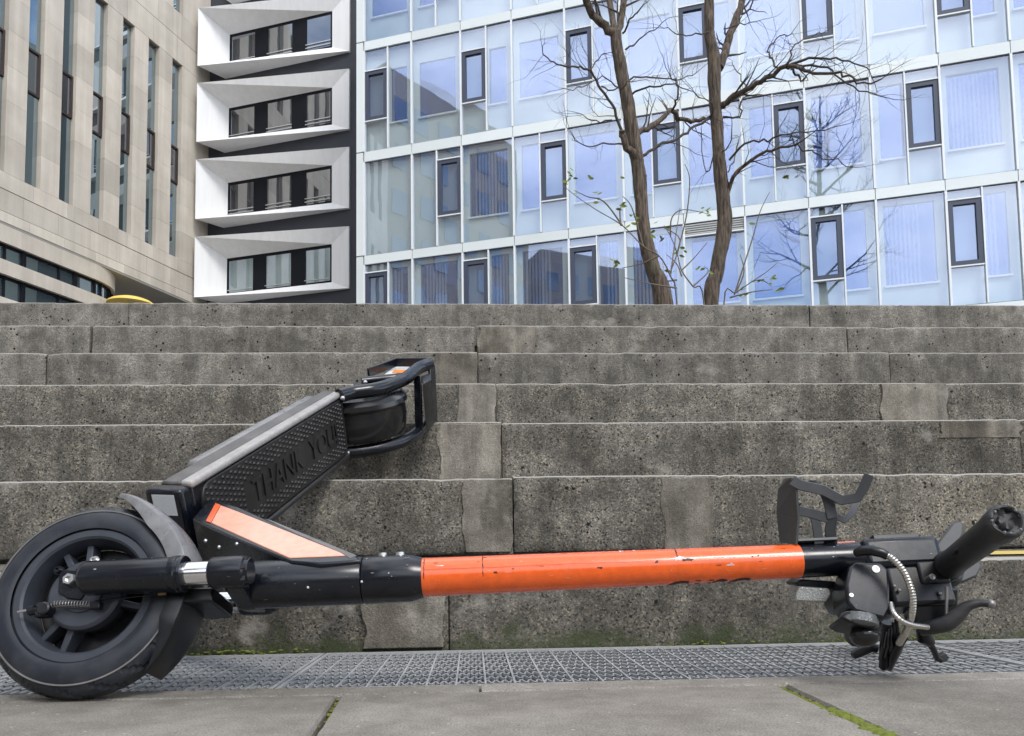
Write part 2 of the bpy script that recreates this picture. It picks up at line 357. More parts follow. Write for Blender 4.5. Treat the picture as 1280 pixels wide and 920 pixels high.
def glass(name, fac, tint, wob=0.0, gl=(0.92, 0.96, 1.0), edge=0.35):
    b = NB(name)
    tr = b.n('ShaderNodeBsdfTransparent'); tr.inputs[0].default_value = (*tint, 1)
    g = b.n('ShaderNodeBsdfGlossy'); g.inputs['Roughness'].default_value = 0.012; g.inputs['Color'].default_value = (*gl, 1)
    if wob:
        nm = b.bump(b.noise(0.55, 2, 0.4), wob, 0.05); b.l(nm, g.inputs['Normal'])
    lw = b.n('ShaderNodeLayerWeight'); lw.inputs['Blend'].default_value = 0.25
    fc = b.math('MULTIPLY_ADD', lw.outputs['Fresnel'], edge); fc.node.inputs[2].default_value = fac; fc.node.use_clamp = True
    mxs = b.n('ShaderNodeMixShader'); b.l(fc, mxs.inputs[0]); b.l(tr.outputs[0], mxs.inputs[1]); b.l(g.outputs[0], mxs.inputs[2]); b.l(mxs.outputs[0], b.out.inputs[0])
    return b.m
def dark_glass(name, col, fac, gl=(0.9, 0.95, 1.0), wob=0.05):
    b = NB(name)
    d = b.n('ShaderNodeBsdfDiffuse'); d.inputs[0].default_value = (*col, 1)
    g = b.n('ShaderNodeBsdfGlossy'); g.inputs['Roughness'].default_value = 0.01; g.inputs['Color'].default_value = (*gl, 1)
    nm = b.bump(b.noise(0.7, 2, 0.4), wob, 0.05); b.l(nm, g.inputs['Normal'])
    lw = b.n('ShaderNodeLayerWeight'); lw.inputs['Blend'].default_value = 0.3
    fc = b.math('MULTIPLY_ADD', lw.outputs['Fresnel'], 0.4); fc.node.inputs[2].default_value = fac; fc.node.use_clamp = True
    mxs = b.n('ShaderNodeMixShader'); b.l(fc, mxs.inputs[0]); b.l(d.outputs[0], mxs.inputs[1]); b.l(g.outputs[0], mxs.inputs[2]); b.l(mxs.outputs[0], b.out.inputs[0])
    return b.m
glass('skin_glass', 0.165, (0.95, 0.975, 0.985), 0.06, gl=(0.76, 0.81, 0.98), edge=0.15)
glass('window_glass', 0.22, (0.88, 0.91, 0.95), 0.08, gl=(0.34, 0.44, 0.78))
b = NB('room_dark'); b.pbr((0.05, 0.065, 0.09), 0.9)
dark_glass('inner_glass', (0.05, 0.07, 0.12), 0.46, gl=(0.30, 0.38, 0.66), wob=0.09)
glass('inner_vent_glass', 0.22, (0.80, 0.85, 0.92), 0.03, gl=(0.62, 0.7, 0.92))
dark_glass('strip_glass', (0.06, 0.085, 0.095), 0.42, gl=(0.75, 0.88, 0.95))
dark_glass('framed_glass', (0.06, 0.06, 0.065), 0.30)
dark_glass('far_glass', (0.03, 0.035, 0.04), 0.3)

b = NB('bark'); v1 = b.noise(1.0, 6, 0.65, b.mapped((34, 34, 5.5)), 0.4)
base = b.mix((0.03, 0.022, 0.017), (0.19, 0.145, 0.105), b.ramp(v1, [(0.36, 0), (0.66, 1)])); base = b.mix(base, (0.10, 0.10, 0.055), b.ramp(b.noise(3.2, 5, 0.6), [(0.55, 0), (0.72, 0.55)]))
b.pbr(base, 0.9, 0, b.bump(v1, 1.0, 0.02))
b = NB('twig'); b.pbr(b.mix((0.045, 0.037, 0.033), (0.09, 0.075, 0.062), b.noise(5, 4)), 0.85)
b = NB('shoot_bark'); b.pbr((0.16, 0.13, 0.10), 0.8)
b = NB('leaf'); bb = b.mix((0.10, 0.16, 0.02), (0.24, 0.28, 0.04), b.noise(14, 3)); b.pbr(bb, 0.5)
M = MAT
# ------------------------------------------------------------------ ground, pavement, grating, steps
Z3 = V((0, 0, 1))
YAW = R(3.0); SE = V((math.cos(YAW), math.sin(YAW), 0)); SF = V((-math.sin(YAW), math.cos(YAW), 0))
D0, TR, RH, NS = 1.464*math.cos(YAW), 0.307, 0.1783, 7
def sp(a, d, z): return SE*a + SF*(D0+d) + Z3*z
def step_a(x, y, d): return on(x, y, SF*(D0+d), SF).dot(SE)
def gnd(x, y): return on(x, y, V((0, 0, 0)), Z3)

g = MB().bxyz(-260, 260, -260, 3.0, -0.5, -0.062); tag(g.build('ground', M['ground']), kind='structure')
g = MB().add([sp(-60, (NS-1)*TR+0.12, 1.259), sp(60, (NS-1)*TR+0.12, 1.259), sp(140, 150, 1.259), sp(-140, 150, 1.259),
              sp(-60, (NS-1)*TR+0.12, -0.5), sp(60, (NS-1)*TR+0.12, -0.5), sp(140, 150, -0.5), sp(-140, 150, -0.5)],
             [(0, 1, 2, 3), (0, 4, 5, 1), (1, 5, 6, 2), (2, 6, 7, 3), (3, 7, 4, 0)]); tag(g.build('plaza', M['ground']), kind='structure')

steps = tag(empty('concrete_steps'), kind='structure')
ZT = [0.0, 0.154, 0.354, 0.5345, 0.711, 0.891, 1.079, 1.271]
joints = {7: ([160, 1013], 392), 6: ([113, 595, 1060], 422), 5: ([58, 597, 1114], 458), 4: ([620, 1185], 502), 3: ([627, 1277], 560), 2: ([642], 640), 1: ([561], 770)}
rng = random.Random(3)
def nz3(p, s, seed=0.0): return noise.noise(V((p[0]*s+seed, p[1]*s+seed*1.7, p[2]*s-seed)))
def make_block(k, a0, a1):
    d = (k-1)*TR; z0 = ZT[k-1]; RHk = ZT[k]-ZT[k-1]; slope = 0.015 if k == 1 else 0.0
    lift = 0.024 if k == 2 else (0.002 if k > 1 else -0.06)
    seed = rng.uniform(0, 50); tilt = rng.uniform(-0.0035, 0.0035); push = rng.uniform(-0.004, 0.004); yawj = rng.uniform(-0.003, 0.003)
    n = max(4, int((a1-a0)/(0.011 if k < 4 else 0.018)))
    prof = [(0.10, lift), (0.004, lift)] + [(0, lift+0.006+(RHk-lift-0.016)*i/7) for i in range(8)] + [(0.0025, RHk-0.004), (0.008, RHk-0.0008), (0.03, RHk+slope*0.08), (0.12, RHk+slope*0.35), (TR+0.06, RHk+slope*1.2)]
    m = MB(); np_ = len(prof); am = (a0+a1)/2
    for i in range(n+1):
        a = a0 + (a1-a0)*i/n
        e = min(i, n-i)
        for j, (dd, zz) in enumerate(prof):
            q = (a, dd, zz)
            amp = 0.0022
            off = nz3(q, 14, seed)*0.0025 + nz3(q, 55, seed)*amp
            oz = 0.0
            if 9 <= j <= 12:                                    # worn front edge
                ch = max(0.0, nz3((a, 0, 0), 9, seed+9)-0.30)*0.012 + max(0, nz3((a, 0, 0), 60, seed+4)-0.30)*0.006
                oz = -ch*(1.0 if j in (10, 11) else 0.45) + nz3((a, 0, 0), 3, seed)*0.0007; off += ch*0.5
            if j <= 2 and k == 2: oz = max(0, nz3((a, 0, 1), 9, seed))*0.006
            if e == 0: off += 0.006 if j > 1 else 0
            m.v.append(sp(a, d+dd+off+push+yawj*(a-am), z0+zz+oz+tilt*(a-am)))
    for i in range(n):
        for j in range(np_-1):
            m.f.append((i*np_+j, (i+1)*np_+j, (i+1)*np_+j+1, i*np_+j+1))
    for s_ in (0, n):
        m.f.append(tuple(s_*np_+j for j in range(np_)))
    o = m.build('step_block', M['concrete_mossy' if k == 1 else 'concrete_rough' if k < 5 else 'concrete_pitted'], steps, smooth=50, fix=False)
    o.data.materials.append(M['worn_lit_concrete'])
    for i in range(n):
        for j in (10, 11): o.data.polygons[i*(np_-1)+j].material_index = 1
    return o
for k in range(1, NS+1):
    px, yy = joints[k]; js = [step_a(x, yy, (k-1)*TR) for x in px]
    while js[0] > -5: js.insert(0, js[0]-rng.uniform(1.45, 1.7))
    while js[-1] < 5: js.append(js[-1]+rng.uniform(1.45, 1.7))
    for a0, a1 in zip(js[:-1], js[1:]):
        gp = 0.0018 if k < 5 else 0.0035 if k != 6 else 0.008
        make_block(k, a0+gp*rng.uniform(0.4, 1), a1-gp*rng.uniform(0.4, 1))
def patch(k, x0, x1, yy, zb=None, zt=None, lean=0.0):
    zb = (0.026 if k == 2 else 0.004) if zb is None else zb
    zt = ZT[k]-ZT[k-1]-0.006 if zt is None else zt
    a0, a1 = step_a(x0, yy, (k-1)*TR), step_a(x1, yy, (k-1)*TR); sd_ = rng.uniform(0, 90); z0 = ZT[k-1]
    L = [(a0+nz3((0, 0, t), 3, sd_)*0.012+nz3((0, 0, t), 14, sd_)*0.0035+lean*t, zb+(zt-zb)*t) for t in [i/22 for i in range(23)]]
    Rr = [(a1+nz3((1, 0, t), 3, sd_)*0.012+nz3((1, 0, t), 14, sd_)*0.0035+lean*t, zb+(zt-zb)*t) for t in [i/22 for i in range(23)]]
    poly = [(a, z) for a, z in L] + [(a, z) for a, z in reversed(Rr)]
    m = MB().prism([sp(a, (k-1)*TR-0.0062, z0+z) for a, z in poly], SF*0.02)
    m.build('cement_patch', M['cement_patch'], steps, bevel=0.002)
for a in ((4, 573, 618, 502), (3, 548, 624, 560), (2, 580, 640, 640), (2, 827, 890, 640), (4, 1101, 1183, 502), (1, 453, 557, 770)): patch(*a)
patch(3, 1176, 1274, 540, zb=RH-0.05); patch(5, 542, 595, 458); patch(6, 599, 668, 422, zb=0.05)

# grating at the foot of the steps
GD0, GD1, GZ = -0.392, -0.004, -0.004
grating = tag(empty('drain_grating'), 'long grey expanded-metal grating set flush along the foot of the steps', 'grating')
m = MB().box(sp(0, (GD0+GD1)/2, -0.03), (7, (GD1-GD0)/2, 0.012), (SE, SF, Z3)); m.build('drain_channel', M['drain_dark'], grating)
PL = 1.12; sa = gnd(367, 842).dot(SE)
def mesh_panel():
    m = MB(); ny = 10; dy = (GD1-GD0-0.026)/ny; nx = int((PL-0.016)/0.0062); dx = (PL-0.016)/nx
    for j in range(ny+1):
        y0 = GD0+0.013+dy*j; b0 = len(m.v)
        for i in range(nx+1):
            zz = (1 if (i+j) % 2 else -1)*dy*0.46
            if j == 0: zz = max(zz, 0)
            if j == ny: zz = min(zz, 0)
            a = 0.008+dx*i; hz = GZ-0.0002+nz3((a*90, j, 0), 1.0)*0.0006-(0.0012 if (i+j) % 2 else 0)
            for da, zt in ((-0.0017, hz-0.004), (-0.0012, hz), (0.0012, hz), (0.0017, hz-0.004)): m.v.append(SE*(a+da) + SF*(D0+y0+zz) + Z3*zt)
        for i in range(nx):
            p = b0+i*4; m.f += [(p, p+4, p+5, p+1), (p+1, p+5, p+6, p+2), (p+2, p+6, p+7, p+3)]
    return m
first = None
for i in range(-4, 5):
    o0 = SE*(sa+PL*i)
    if first is None:
        first = mesh_panel().build('expanded_mesh', M['galvanised'], grating, fix=False); o = first; o['kind'] = 'stuff'
        fr = MB()
        for dd in (GD0+0.006, GD1-0.006): fr.box(SE*(PL/2)+SF*(D0+dd)+Z3*(GZ-0.006), (PL/2-0.0015, 0.006, 0.008), (SE, SF, Z3))
        for aa in (0.0045, PL-0.0045): fr.box(SE*aa+SF*(D0+(GD0+GD1)/2)+Z3*(GZ-0.006), (0.003, (GD1-GD0)/2-0.013, 0.0078), (SE, SF, Z3))
        ff = fr.build('panel_frame', M['galvanised'], grating)
        bb_ = MB().box(SF*(D0+(GD0+GD1)/2)+Z3*(GZ-0.0045), (0.0014, (GD1-GD0)/2-0.0125, 0.0052), (SE, SF, Z3)); bar = bb_.build('cross_bar', M['galvanised'], grating); bars = [bar]
        of = ff
    else:
        o = first.copy(); COL.objects.link(o); of = ff.copy(); COL.objects.link(of)
    o.location = o0; of.location = o0
    for j in range(1, 27):
        if first is o and j == 1: bo = bar
        else: bo = bar.copy(); COL.objects.link(bo)
        bo.location = o0 + SE*(0.0415*j)

# pavement
pave = tag(empty('pavement'), kind='structure')
MB().add([V((-6, -6, -0.012)), V((6, -6, -0.012)), sp(6, GD0-0.002, -0.012), sp(-6, GD0-0.002, -0.012)], [(0, 1, 2, 3)]).build('joint_bed', M['joint_dirt'], pave)
EW = 0.052                                               # edging strip beside the grating
ea = -4.2
while ea < 4.2:
    L = rng.uniform(0.85, 1.15); m = MB(); n = int(L/0.02)
    for i in range(n+1):
        a = ea+0.002+(L-0.004)*i/n
        w1 = GD0-0.003+nz3((a, 0, 0), 20, 2)*0.0025; w0 = GD0-EW+nz3((a, 0, 0), 9, 6)*0.005+nz3((a, 0, 0), 40, 6)*0.003
        h_ = nz3((a, 0, 3), 12)*0.0012
        for dd, zz in ((w0, -0.05), (w0, -0.004+h_), (w0+0.004, 0.0+h_), (w1-0.003, 0.001+h_), (w1, -0.002), (w1, -0.05)): m.v.append(sp(a, dd, zz))
    for i in range(n):
        for j in range(5): m.f.append((i*6+j, (i+1)*6+j, (i+1)*6+j+1, i*6+j+1))
    m.f += [tuple(range(6)), tuple(n*6+j for j in range(6))]
    m.build('edging_strip', M['paving'], pave, smooth=40); ea += L
def line2(p, q): d = (q-p); return p, d/d.y
JL = line2(gnd(425, 868), gnd(391, 918)); JR = line2(gnd(975, 856), gnd(1108, 918))
def jx(i, y):                                            # x of joint line i at depth y (0 and 1 are the two seen)
    if i <= 0:
        p, d = JL; base = p.x + d.x*(y-p.y); return base + 0.60*i
    p, d = JR; base = p.x + d.x*(y-p.y); return base + 0.60*(i-1)
def front_edge(x): return (GD0-EW-0.007+D0)/math.cos(YAW) + x*math.tan(YAW)
def slab(i, y0f, y1f, w):
    m = MB(); n = 26; gap = 0.0035
    def ed(x, s): return nz3((x*30, s, 0), 1.0, s)*0.0018 + nz3((x*130, s, 1), 1.0, s)*0.001
    y1m, y0m = y1f(0.0), y0f(0.0)
    top = []
    def gaps(j): return (0.0062 if j == 1 else 0.0032)
    xl0, xl1 = jx(i-1, y0m)+gaps(i-1), jx(i-1, y1m)+gaps(i-1); xr0, xr1 = jx(i, y0m)-gaps(i), jx(i, y1m)-gaps(i)
    for t in range(n): x = xl0+(xr0-xl0)*t/n; top.append(V((x, y0f(x)+ed(x, 1+i), 0)))
    for t in range(n): f_ = t/n; y = y0f(xr0)*(1-f_)+y1f(xr1)*f_; top.append(V((xr0*(1-f_)+xr1*f_+ed(y, 2+i), y, 0)))
    for t in range(n): x = xr1+(xl1-xr1)*t/n; top.append(V((x, y1f(x)+ed(x, 3+i), 0)))
    for t in range(n): f_ = t/n; y = y1f(xl1)*(1-f_)+y0f(xl0)*f_; top.append(V((xl1*(1-f_)+xl0*f_+ed(y, 4+i), y, 0)))
    dz = rng.uniform(-0.0015, 0.0005); top = [p+Z3*dz for p in top]
    c = sum(top, V())/len(top); ins = [p+(c-p)*0.009 for p in top]
    N_ = len(top); m.add([p-Z3*0.004 for p in top]+ins+[p-Z3*0.05 for p in top], [(q, (q+1) % N_, N_+(q+1) % N_, N_+q) for q in range(N_)]+[(2*N_+q, 2*N_+(q+1) % N_, (q+1) % N_, q) for q in range(N_)]+[tuple(N_+q for q in range(N_))])
    m.build('paving_slab', M['paving'], pave, smooth=30)
for r_ in range(5):
    for i in range(-4, 7):
        y1f = front_edge if r_ == 0 else (lambda x, r_=r_: front_edge(0)-0.55*r_-0.005)
        y0f = (lambda x, r_=r_: front_edge(0)-0.55*(r_+1)+0.005)
        slab(i, y0f, y1f, 0.6)
# moss in the joints
ms = MB(); rr = random.Random(11)
def tuft(p, r_):
    ms.ball(p, r_, 6, 4, None, (rr.uniform(0.7, 1.5), rr.uniform(0.7, 1.5), rr.uniform(0.35, 0.7)))
for i in range(700):
    y = rr.uniform(0.6, front_edge(0.4)); dens = noise.noise(V((y*7, 3, 0)))+0.35+(0.8 if y < 0.86 else 0)
    if rr.random() < dens: tuft(V((jx(1, y)+rr.gauss(0, 0.0042), y, -0.005 if y > 0.88 else -0.001)), rr.uniform(0.002, 0.0052))
for i in range(170):
    y = rr.uniform(0.6, front_edge(-0.2)); 
    if rr.random() < noise.noise(V((y*9, 8, 0)))+0.35: tuft(V((jx(0, y)+rr.gauss(0, 0.0022), y, -0.007)), rr.uniform(0.0015, 0.0035))
for i in range(700):
    x = rr.uniform(-0.9, 0.9); dn = noise.noise(V((x*5, 0, 4)))*1.2+0.12+(0.9 if abs(x-jx(0, front_edge(-.2))) < 0.03 else 0)
    if rr.random() < dn: tuft(V((x, front_edge(x)+0.005+rr.gauss(0, 0.0018), -0.007)), rr.uniform(0.0014, 0.0036))
for i in range(900):
    a = rr.uniform(-1.2, 1.3); dn = noise.noise(V((a*3.3, 7, 4)))*1.3+0.05
    if rr.random() < dn: tuft(sp(a, -0.004+rr.uniform(-0.004, 0.001), rr.uniform(-0.004, 0.006)), rr.uniform(0.0015, 0.0042))
tag(ms.build('moss', M['moss'], None, smooth=60, fix=False), 'green moss tufts growing in paving joints and at step foot', 'moss', kind='stuff')

# ------------------------------------------------------------------ glass office building
GA = R(16); GN = V((math.sin(GA), math.cos(GA), 0)); GU = V((math.cos(GA), -math.sin(GA), 0)); GP = V((-4.6, 24.4, 0))
AX = (GU, GN, Z3)
def gp(u, z, d=0.0): return GP + GU*u + Z3*z - GN*d
glassb = tag(empty('glass_office_building', GP+Z3*1.2), 'glass office building with white bands and blue-grey vent windows behind the trees', 'building')
def gbox(m, u0, u1, z0, z1, d0, d1): return m.box(gp((u0+u1)/2, (z0+z1)/2, (d0+d1)/2), (abs(u1-u0)/2, abs(d1-d0)/2, abs(z1-z0)/2), AX)
def gb(name, mat, u0, u1, z0, z1, d0, d1, parent=None, bevel=0): return gbox(MB(), u0, u1, z0, z1, d0, d1).build(name, M[mat], parent or glassb, bevel=bevel)
NBAY = 16
def bu(k): return -0.10+1.695*k
rows = {-1: (2.95, 6.1), 0: (6.45, 9.55), 1: (9.88, 13.01), 2: (13.38, 16.83), 3: (17.17, 20.5), 4: (20.85, 24.1)}
bands = [(6.1, 6.45), (9.55, 9.88), (13.01, 13.38), (16.83, 17.17), (20.5, 20.85)]
ventf = {-1: (0.09, 0.66), 0: (0.09, 0.66), 1: (0.11, 0.69), 2: (0.21, 0.70), 3: (0.11, 0.69), 4: (0.2, 0.7)}
blinds = {(0, 1), (0, 3), (0, 4), (0, 5), (0, 9), (0, 10), (0, 0), (0, 2), (1, 2), (1, 10), (0, 11), (1, 14)}
blank = {(1, 0), (1, 1)}
gb('core_wall', 'inner_wall', -0.36, bu(NBAY), 1.2, 24.2, -14, -0.9)
rg = random.Random(21)
def pane(name, mat, u0, u1, z0, z1, d, th=0.012, tilt=0.006, parent=None):
    m = MB(); c = gp((u0+u1)/2, (z0+z1)/2, d); q = Matrix.Rotation(rg.gauss(0, tilt), 3, 'Z') @ Matrix.Rotation(rg.gauss(0, tilt), 3, GU)
    m.box(c, ((u1-u0)/2, th/2, (z1-z0)/2), tuple(q @ a for a in AX)); return m.build(name, M[mat], parent or glassb)
for (z0, z1) in bands:
    for k in range(NBAY):
        o = gb('band_panel', 'band_white', bu(k)+0.008, bu(k+1)-0.008, z0+0.022, z1-0.022, -0.10, 0.035)
    gb('band_gasket', 'vent_frame', bu(0), bu(NBAY), z0, z1, -0.12, -0.02)
for k in range(NBAY+1):
    for r_, (z0, z1) in rows.items(): gb('mullion', 'white_metal', bu(k)-0.028, bu(k)+0.028, z0-0.006, z1+0.006, -0.09, 0.055)
for (z0, z1) in ((1.25, 6.43), (6.45, 9.86), (9.88, 13.36), (13.38, 17.15), (17.17, 20.83), (20.85, 24.1)):
    gb('corner_panel', 'band_white', bu(0)-0.27, bu(0)-0.032, z0, z1-0.02, -0.5, 0.05)
for r_, (z0, z1) in rows.items():
    H = z1-z0
    for k in range(NBAY):
        split = (k % 2 == 0) if r_ % 2 == 0 else (k % 2 == 1)
        right = r_ % 2 == 1
        u0, u1 = bu(k), bu(k+1); um = (u0+u1)/2
        if (r_, k) == (0, 6): split = False
        # inner wall
        wz0, wz1 = z0+H*0.27, z1-H*(0.19 if r_ == 2 else 0.06)
        if (r_, k) in blank: wins = []
        elif not split: wins = [(u0+0.20, u1-0.24)]
        elif right: wins = [(u0+0.22, um-0.02)]
        else: wins = [(um+0.04, u1-0.24)]
        DI = -0.17
        if r_ == 0: wz0, wz1 = z0+0.75, z1-0.12
        m = MB()
        if wins:
            a, c = wins[0]
            gbox(m, u0, a, z0, z1, DI-0.25, DI); gbox(m, c, u1, z0, z1, DI-0.25, DI); gbox(m, a, c, z0, wz0, DI-0.2, DI-0.001); gbox(m, a, c, wz1, z1, DI-0.2, DI-0.001)
        else: gbox(m, u0, u1, z0, z1, DI-0.25, DI)
        m.build('inner_wall_panel', M['inner_wall'], glassb)
        for a, c in wins:
            pane('inner_pane', 'window_glass' if (r_, k) in blinds else 'inner_glass', a+0.01, c-0.01, wz0+0.01, wz1-0.01, DI-0.05, tilt=0.008)
            gb('window_sill', 'white_metal', a-0.04, c+0.04, wz0-0.05, wz0, DI, DI+0.07)
            if (r_, k) in blinds:
                gb('room_back', 'room_dark', a+0.003, c-0.003, wz0+0.003, wz1-0.003, DI-0.19, DI-0.16)
                u = a+0.05+rg.uniform(0, 0.2)
                end = c-0.03 if rg.random() < 0.6 else a+(c-a)*0.7
                while u < end:
                    wsl = 0.062; zt = wz1-0.02; zb = wz0+0.04
                    q = Matrix.Rotation(rg.uniform(0.3, 0.7), 3, 'Z')
                    MB().box(gp(u, (zt+zb)/2, DI-0.11), (wsl/2, 0.002, (zt-zb)/2), tuple(q @ x for x in AX)).build('blind_slat', M['blind_fabric'], glassb)
                    u += 0.105+rg.uniform(-0.006, 0.006)
        # outer skin
        if (r_, k) == (0, 6):
            for q in range(5): gb('louvre_slat', 'louvre', u0+0.03, u1-0.03, z1-0.06-q*0.065, z1-0.02-q*0.065, -0.06, 0.02)
            gb('transom', 'white_metal', u0+0.028, u1-0.028, z1-0.38, z1-0.34, -0.07, 0.04)
            pane('glass_pane', 'skin_glass', u0+0.03, u1-0.03, z0+0.01, z1-0.385, -0.02)
        elif not split:
            pane('glass_pane', 'skin_glass', u0+0.03, u1-0.03, z0+0.01, z1-0.01, -0.02)
        else:
            va, vb = (um, u1) if right else (u0, um); na, nb = (u0, um) if right else (um, u1)
            gb('mullion', 'white_metal', um-0.02, um+0.02, z0+0.004, z1-0.004, -0.07, 0.045)
            pane('glass_pane', 'skin_glass', na+0.03, nb-0.03, z0+0.01, z1-0.01, -0.02)
            f0, f1 = ventf[r_]; vt, vz = z1-H*f0, z1-H*f1
            gb('transom', 'white_metal', va+0.029, vb-0.029, vt, vt+0.035, -0.07, 0.04); gb('transom', 'white_metal', va+0.029, vb-0.029, vz-0.035, vz, -0.07, 0.04)
            pane('glass_pane', 'skin_glass', va+0.03, vb-0.03, vt+0.037, z1-0.01, -0.02); pane('glass_pane', 'skin_glass', va+0.03, vb-0.03, z0+0.01, vz-0.037, -0.02)
            m = MB(); fw_ = 0.125
            gbox(m, va+0.03, va+0.03+fw_, vz, vt, -0.1, 0.02); gbox(m, vb-0.03-fw_, vb-0.03, vz, vt, -0.1, 0.02)
            gbox(m, va+0.03+fw_, vb-0.03-fw_, vt-fw_, vt, -0.1, 0.018); gbox(m, va+0.03+fw_, vb-0.03-fw_, vz, vz+fw_, -0.1, 0.018)
            vf = m.build('vent_window', M['vent_frame'], glassb)
            pane('vent_pane', 'inner_vent_glass', va+0.035+fw_, vb-0.035-fw_, vz+fw_+0.005, vt-fw_-0.005, -0.05, parent=vf)

# ------------------------------------------------------------------ dark building with white sculpted window frames
BP = V((0, 28.0, 0))
def bp(u, z, d=0.0): return BP + GU*u + Z3*z - GN*d
def bpx(x, y, d=0.0):
    p = on(x, y, BP-GN*d, GN); return (p-BP).dot(GU), p.z
UL = bpx(259, 330)[0]; UR = bpx(447.5, 250)[0]
darkb = tag(empty('dark_building', bp(UL, 1.2)), 'dark slate building with a stack of protruding white window frames', 'building')
def bb(name, mat, u0, u1, z0, z1, d0, d1, parent=None):
    return MB().box(bp((u0+u1)/2, (z0+z1)/2, (d0+d1)/2), (abs(u1-u0)/2, abs(d1-d0)/2, abs(z1-z0)/2), AX).build(name, M[mat], parent or darkb)
bb('facade_wall', 'slate_render', UL-3.0, UR+2.6, 1.21, 29, -10, 0)
pL, pR = 1.1, 0.10
uTL = bpx(243.5, 298, pL)[0]; uR = bpx(436, 285, pR)[0]
uwL = bpx(285, 250)[0]; uwR = bpx(415, 230)[0]
for k in range(-2, 5):
    zt = 13.2+3.27*k; zb = zt-2.52
    pl_, ul_ = (pL, uTL) if k < 4 else (0.35, uTL+0.75)
    wt, wb = zt-0.60, zb+0.36
    m = MB(); TL, BL = bp(ul_, zt, pl_), bp(ul_, zb, pl_); TRr, BR = bp(uR, zt, pR), bp(uR, zb, pR)
    tl, bl, tr_, br_ = bp(uwL, wt, 0.012), bp(uwL, wb, 0.012), bp(uwR, wt, 0.012), bp(uwR, wb, 0.012)
    bTL, bBL, bTR, bBR = bp(ul_+0.55 if k < 4 else ul_+.1, zt, -0.01), bp(ul_+0.55 if k < 4 else ul_+.1, zb, -0.01), bp(uR, zt, -0.01), bp(uR, zb, -0.01)
    m.add([TL, BL, TRr, BR, tl, bl, tr_, br_, bTL, bBL, bTR, bBR],
          [(0, 4, 5, 1), (0, 2, 6), (0, 6, 4), (2, 3, 7, 6), (1, 5, 7), (1, 7, 3), (0, 1, 9, 8), (0, 8, 10, 2), (1, 3, 11, 9), (2, 10, 11, 3)])
    wf = m.build('window_surround', M['white_render'], darkb)
    wn_ = bb('window', 'dark_frame', uwL+0.003, uwR-0.003, wb+0.003, wt-0.003, -0.2, 0.004)
    L = uwR-uwL
    for (f0, f1) in ((0.025, 0.255), (0.39, 0.62), (0.765, 0.985)):
        a, c = uwL+L*f0, uwL+L*f1
        bb('pane', 'framed_glass' if k else 'curtain', a, c, wb+0.08, wt-0.14, 0.005, 0.018, wn_)
        if k == 0:
            bb('curtain_glass', 'skin_glass', a, c, wb+0.08, wt-0.14, 0.022, 0.03, wn_)
        for zz in (0.16, 0.30): 
            if k == 0 and zz > 0.2: continue
            bb('guard_rail', 'rail_metal', a-0.06, c+0.02, wb+zz, wb+zz+0.03, 0.04, 0.06, wn_)

# ------------------------------------------------------------------ limestone building with strip windows
LA = R(18); LN = V((math.sin(LA), math.cos(LA), 0)); LB = V((math.cos(LA), -math.sin(LA), 0)); LP = bp(UL, 0)
LAX = (LN, LB, Z3)
def lp(s, z, d=0.0): return LP + LN*s + Z3*z + LB*d
def lpx(x, y):
    p = on(x, y, LP, LB); return (p-LP).dot(LN), p.z
stone = tag(empty('stone_building', lp(-5, 1.2)), 'pale limestone building with tall narrow strip windows and overhanging curved base', 'building')
def lb(name, mat, s0, s1, z0, z1, d0, d1, parent=None, bevel=0):
    return MB().box(lp((s0+s1)/2, (z0+z1)/2, (d0+d1)/2), (abs(s1-s0)/2, abs(d1-d0)/2, abs(z1-z0)/2), LAX).build(name, M[mat], parent or stone, bevel=bevel)
wpx = [((213, 223), 310), ((183, 194), 295), ((150, 163), 280), ((115, 129), 250), ((75, 92), 240), ((32, 50), 220)]
wc = [(lpx(a, y)[0]+lpx(c, y)[0])/2 for (a, c), y in wpx]
ww = 0.55; pitch = (wc[0]-wc[-1])/5; w_s = [wc[0]-pitch*i for i in range(22)]
S0 = w_s[-1]-1.2
zB, zW0, zW1, zU, zTop = 10.55, 12.12, 20.22, 22.33, 27.5
for zs in ((zB, 10.88), (10.89, 11.58), (11.59, zW0)):                        # courses under the windows
    s = 0.0; off = rg.uniform(0.3, 1.0); first_ = True
    while s > S0:
        L = off if first_ else 1.28; first_ = False
        lb('stone_panel', 'limestone', s-0.004, max(S0, s-L)+0.004, zs[0]+0.004, zs[1]-0.006, -0.10, 0.0 if zs[0] != 10.89 else -0.012); s -= L
for zs in ((zW1, 21.25), (21.26, zU)):
    s = 0.0; off = rg.uniform(0.3, 1.0); first_ = True
    while s > S0:
        L = off if first_ else 1.28; first_ = False
        lb('stone_panel', 'limestone', s-0.004, max(S0, s-L)+0.004, zs[0]+0.004, zs[1]-0.006, -0.10, 0.0); s -= L
edges = [0.0] + [x for c in w_s for x in (c+ww/2, c-ww/2)] + [S0]
for i in range(0, len(edges), 2):
    e1, e0 = edges[i], edges[i+1]
    n = 7 if i < 18 else 1
    for q in range(n): lb('stone_panel', 'limestone', e0+0.003, e1-0.003, zW0+(zW1-zW0)*q/n+0.003, zW0+(zW1-zW0)*(q+1)/n-0.003, -0.45, -0.004)
    lb('stone_panel', 'limestone', e0+0.003, e1-0.003, zU+0.004, zTop, -0.45, -0.004)
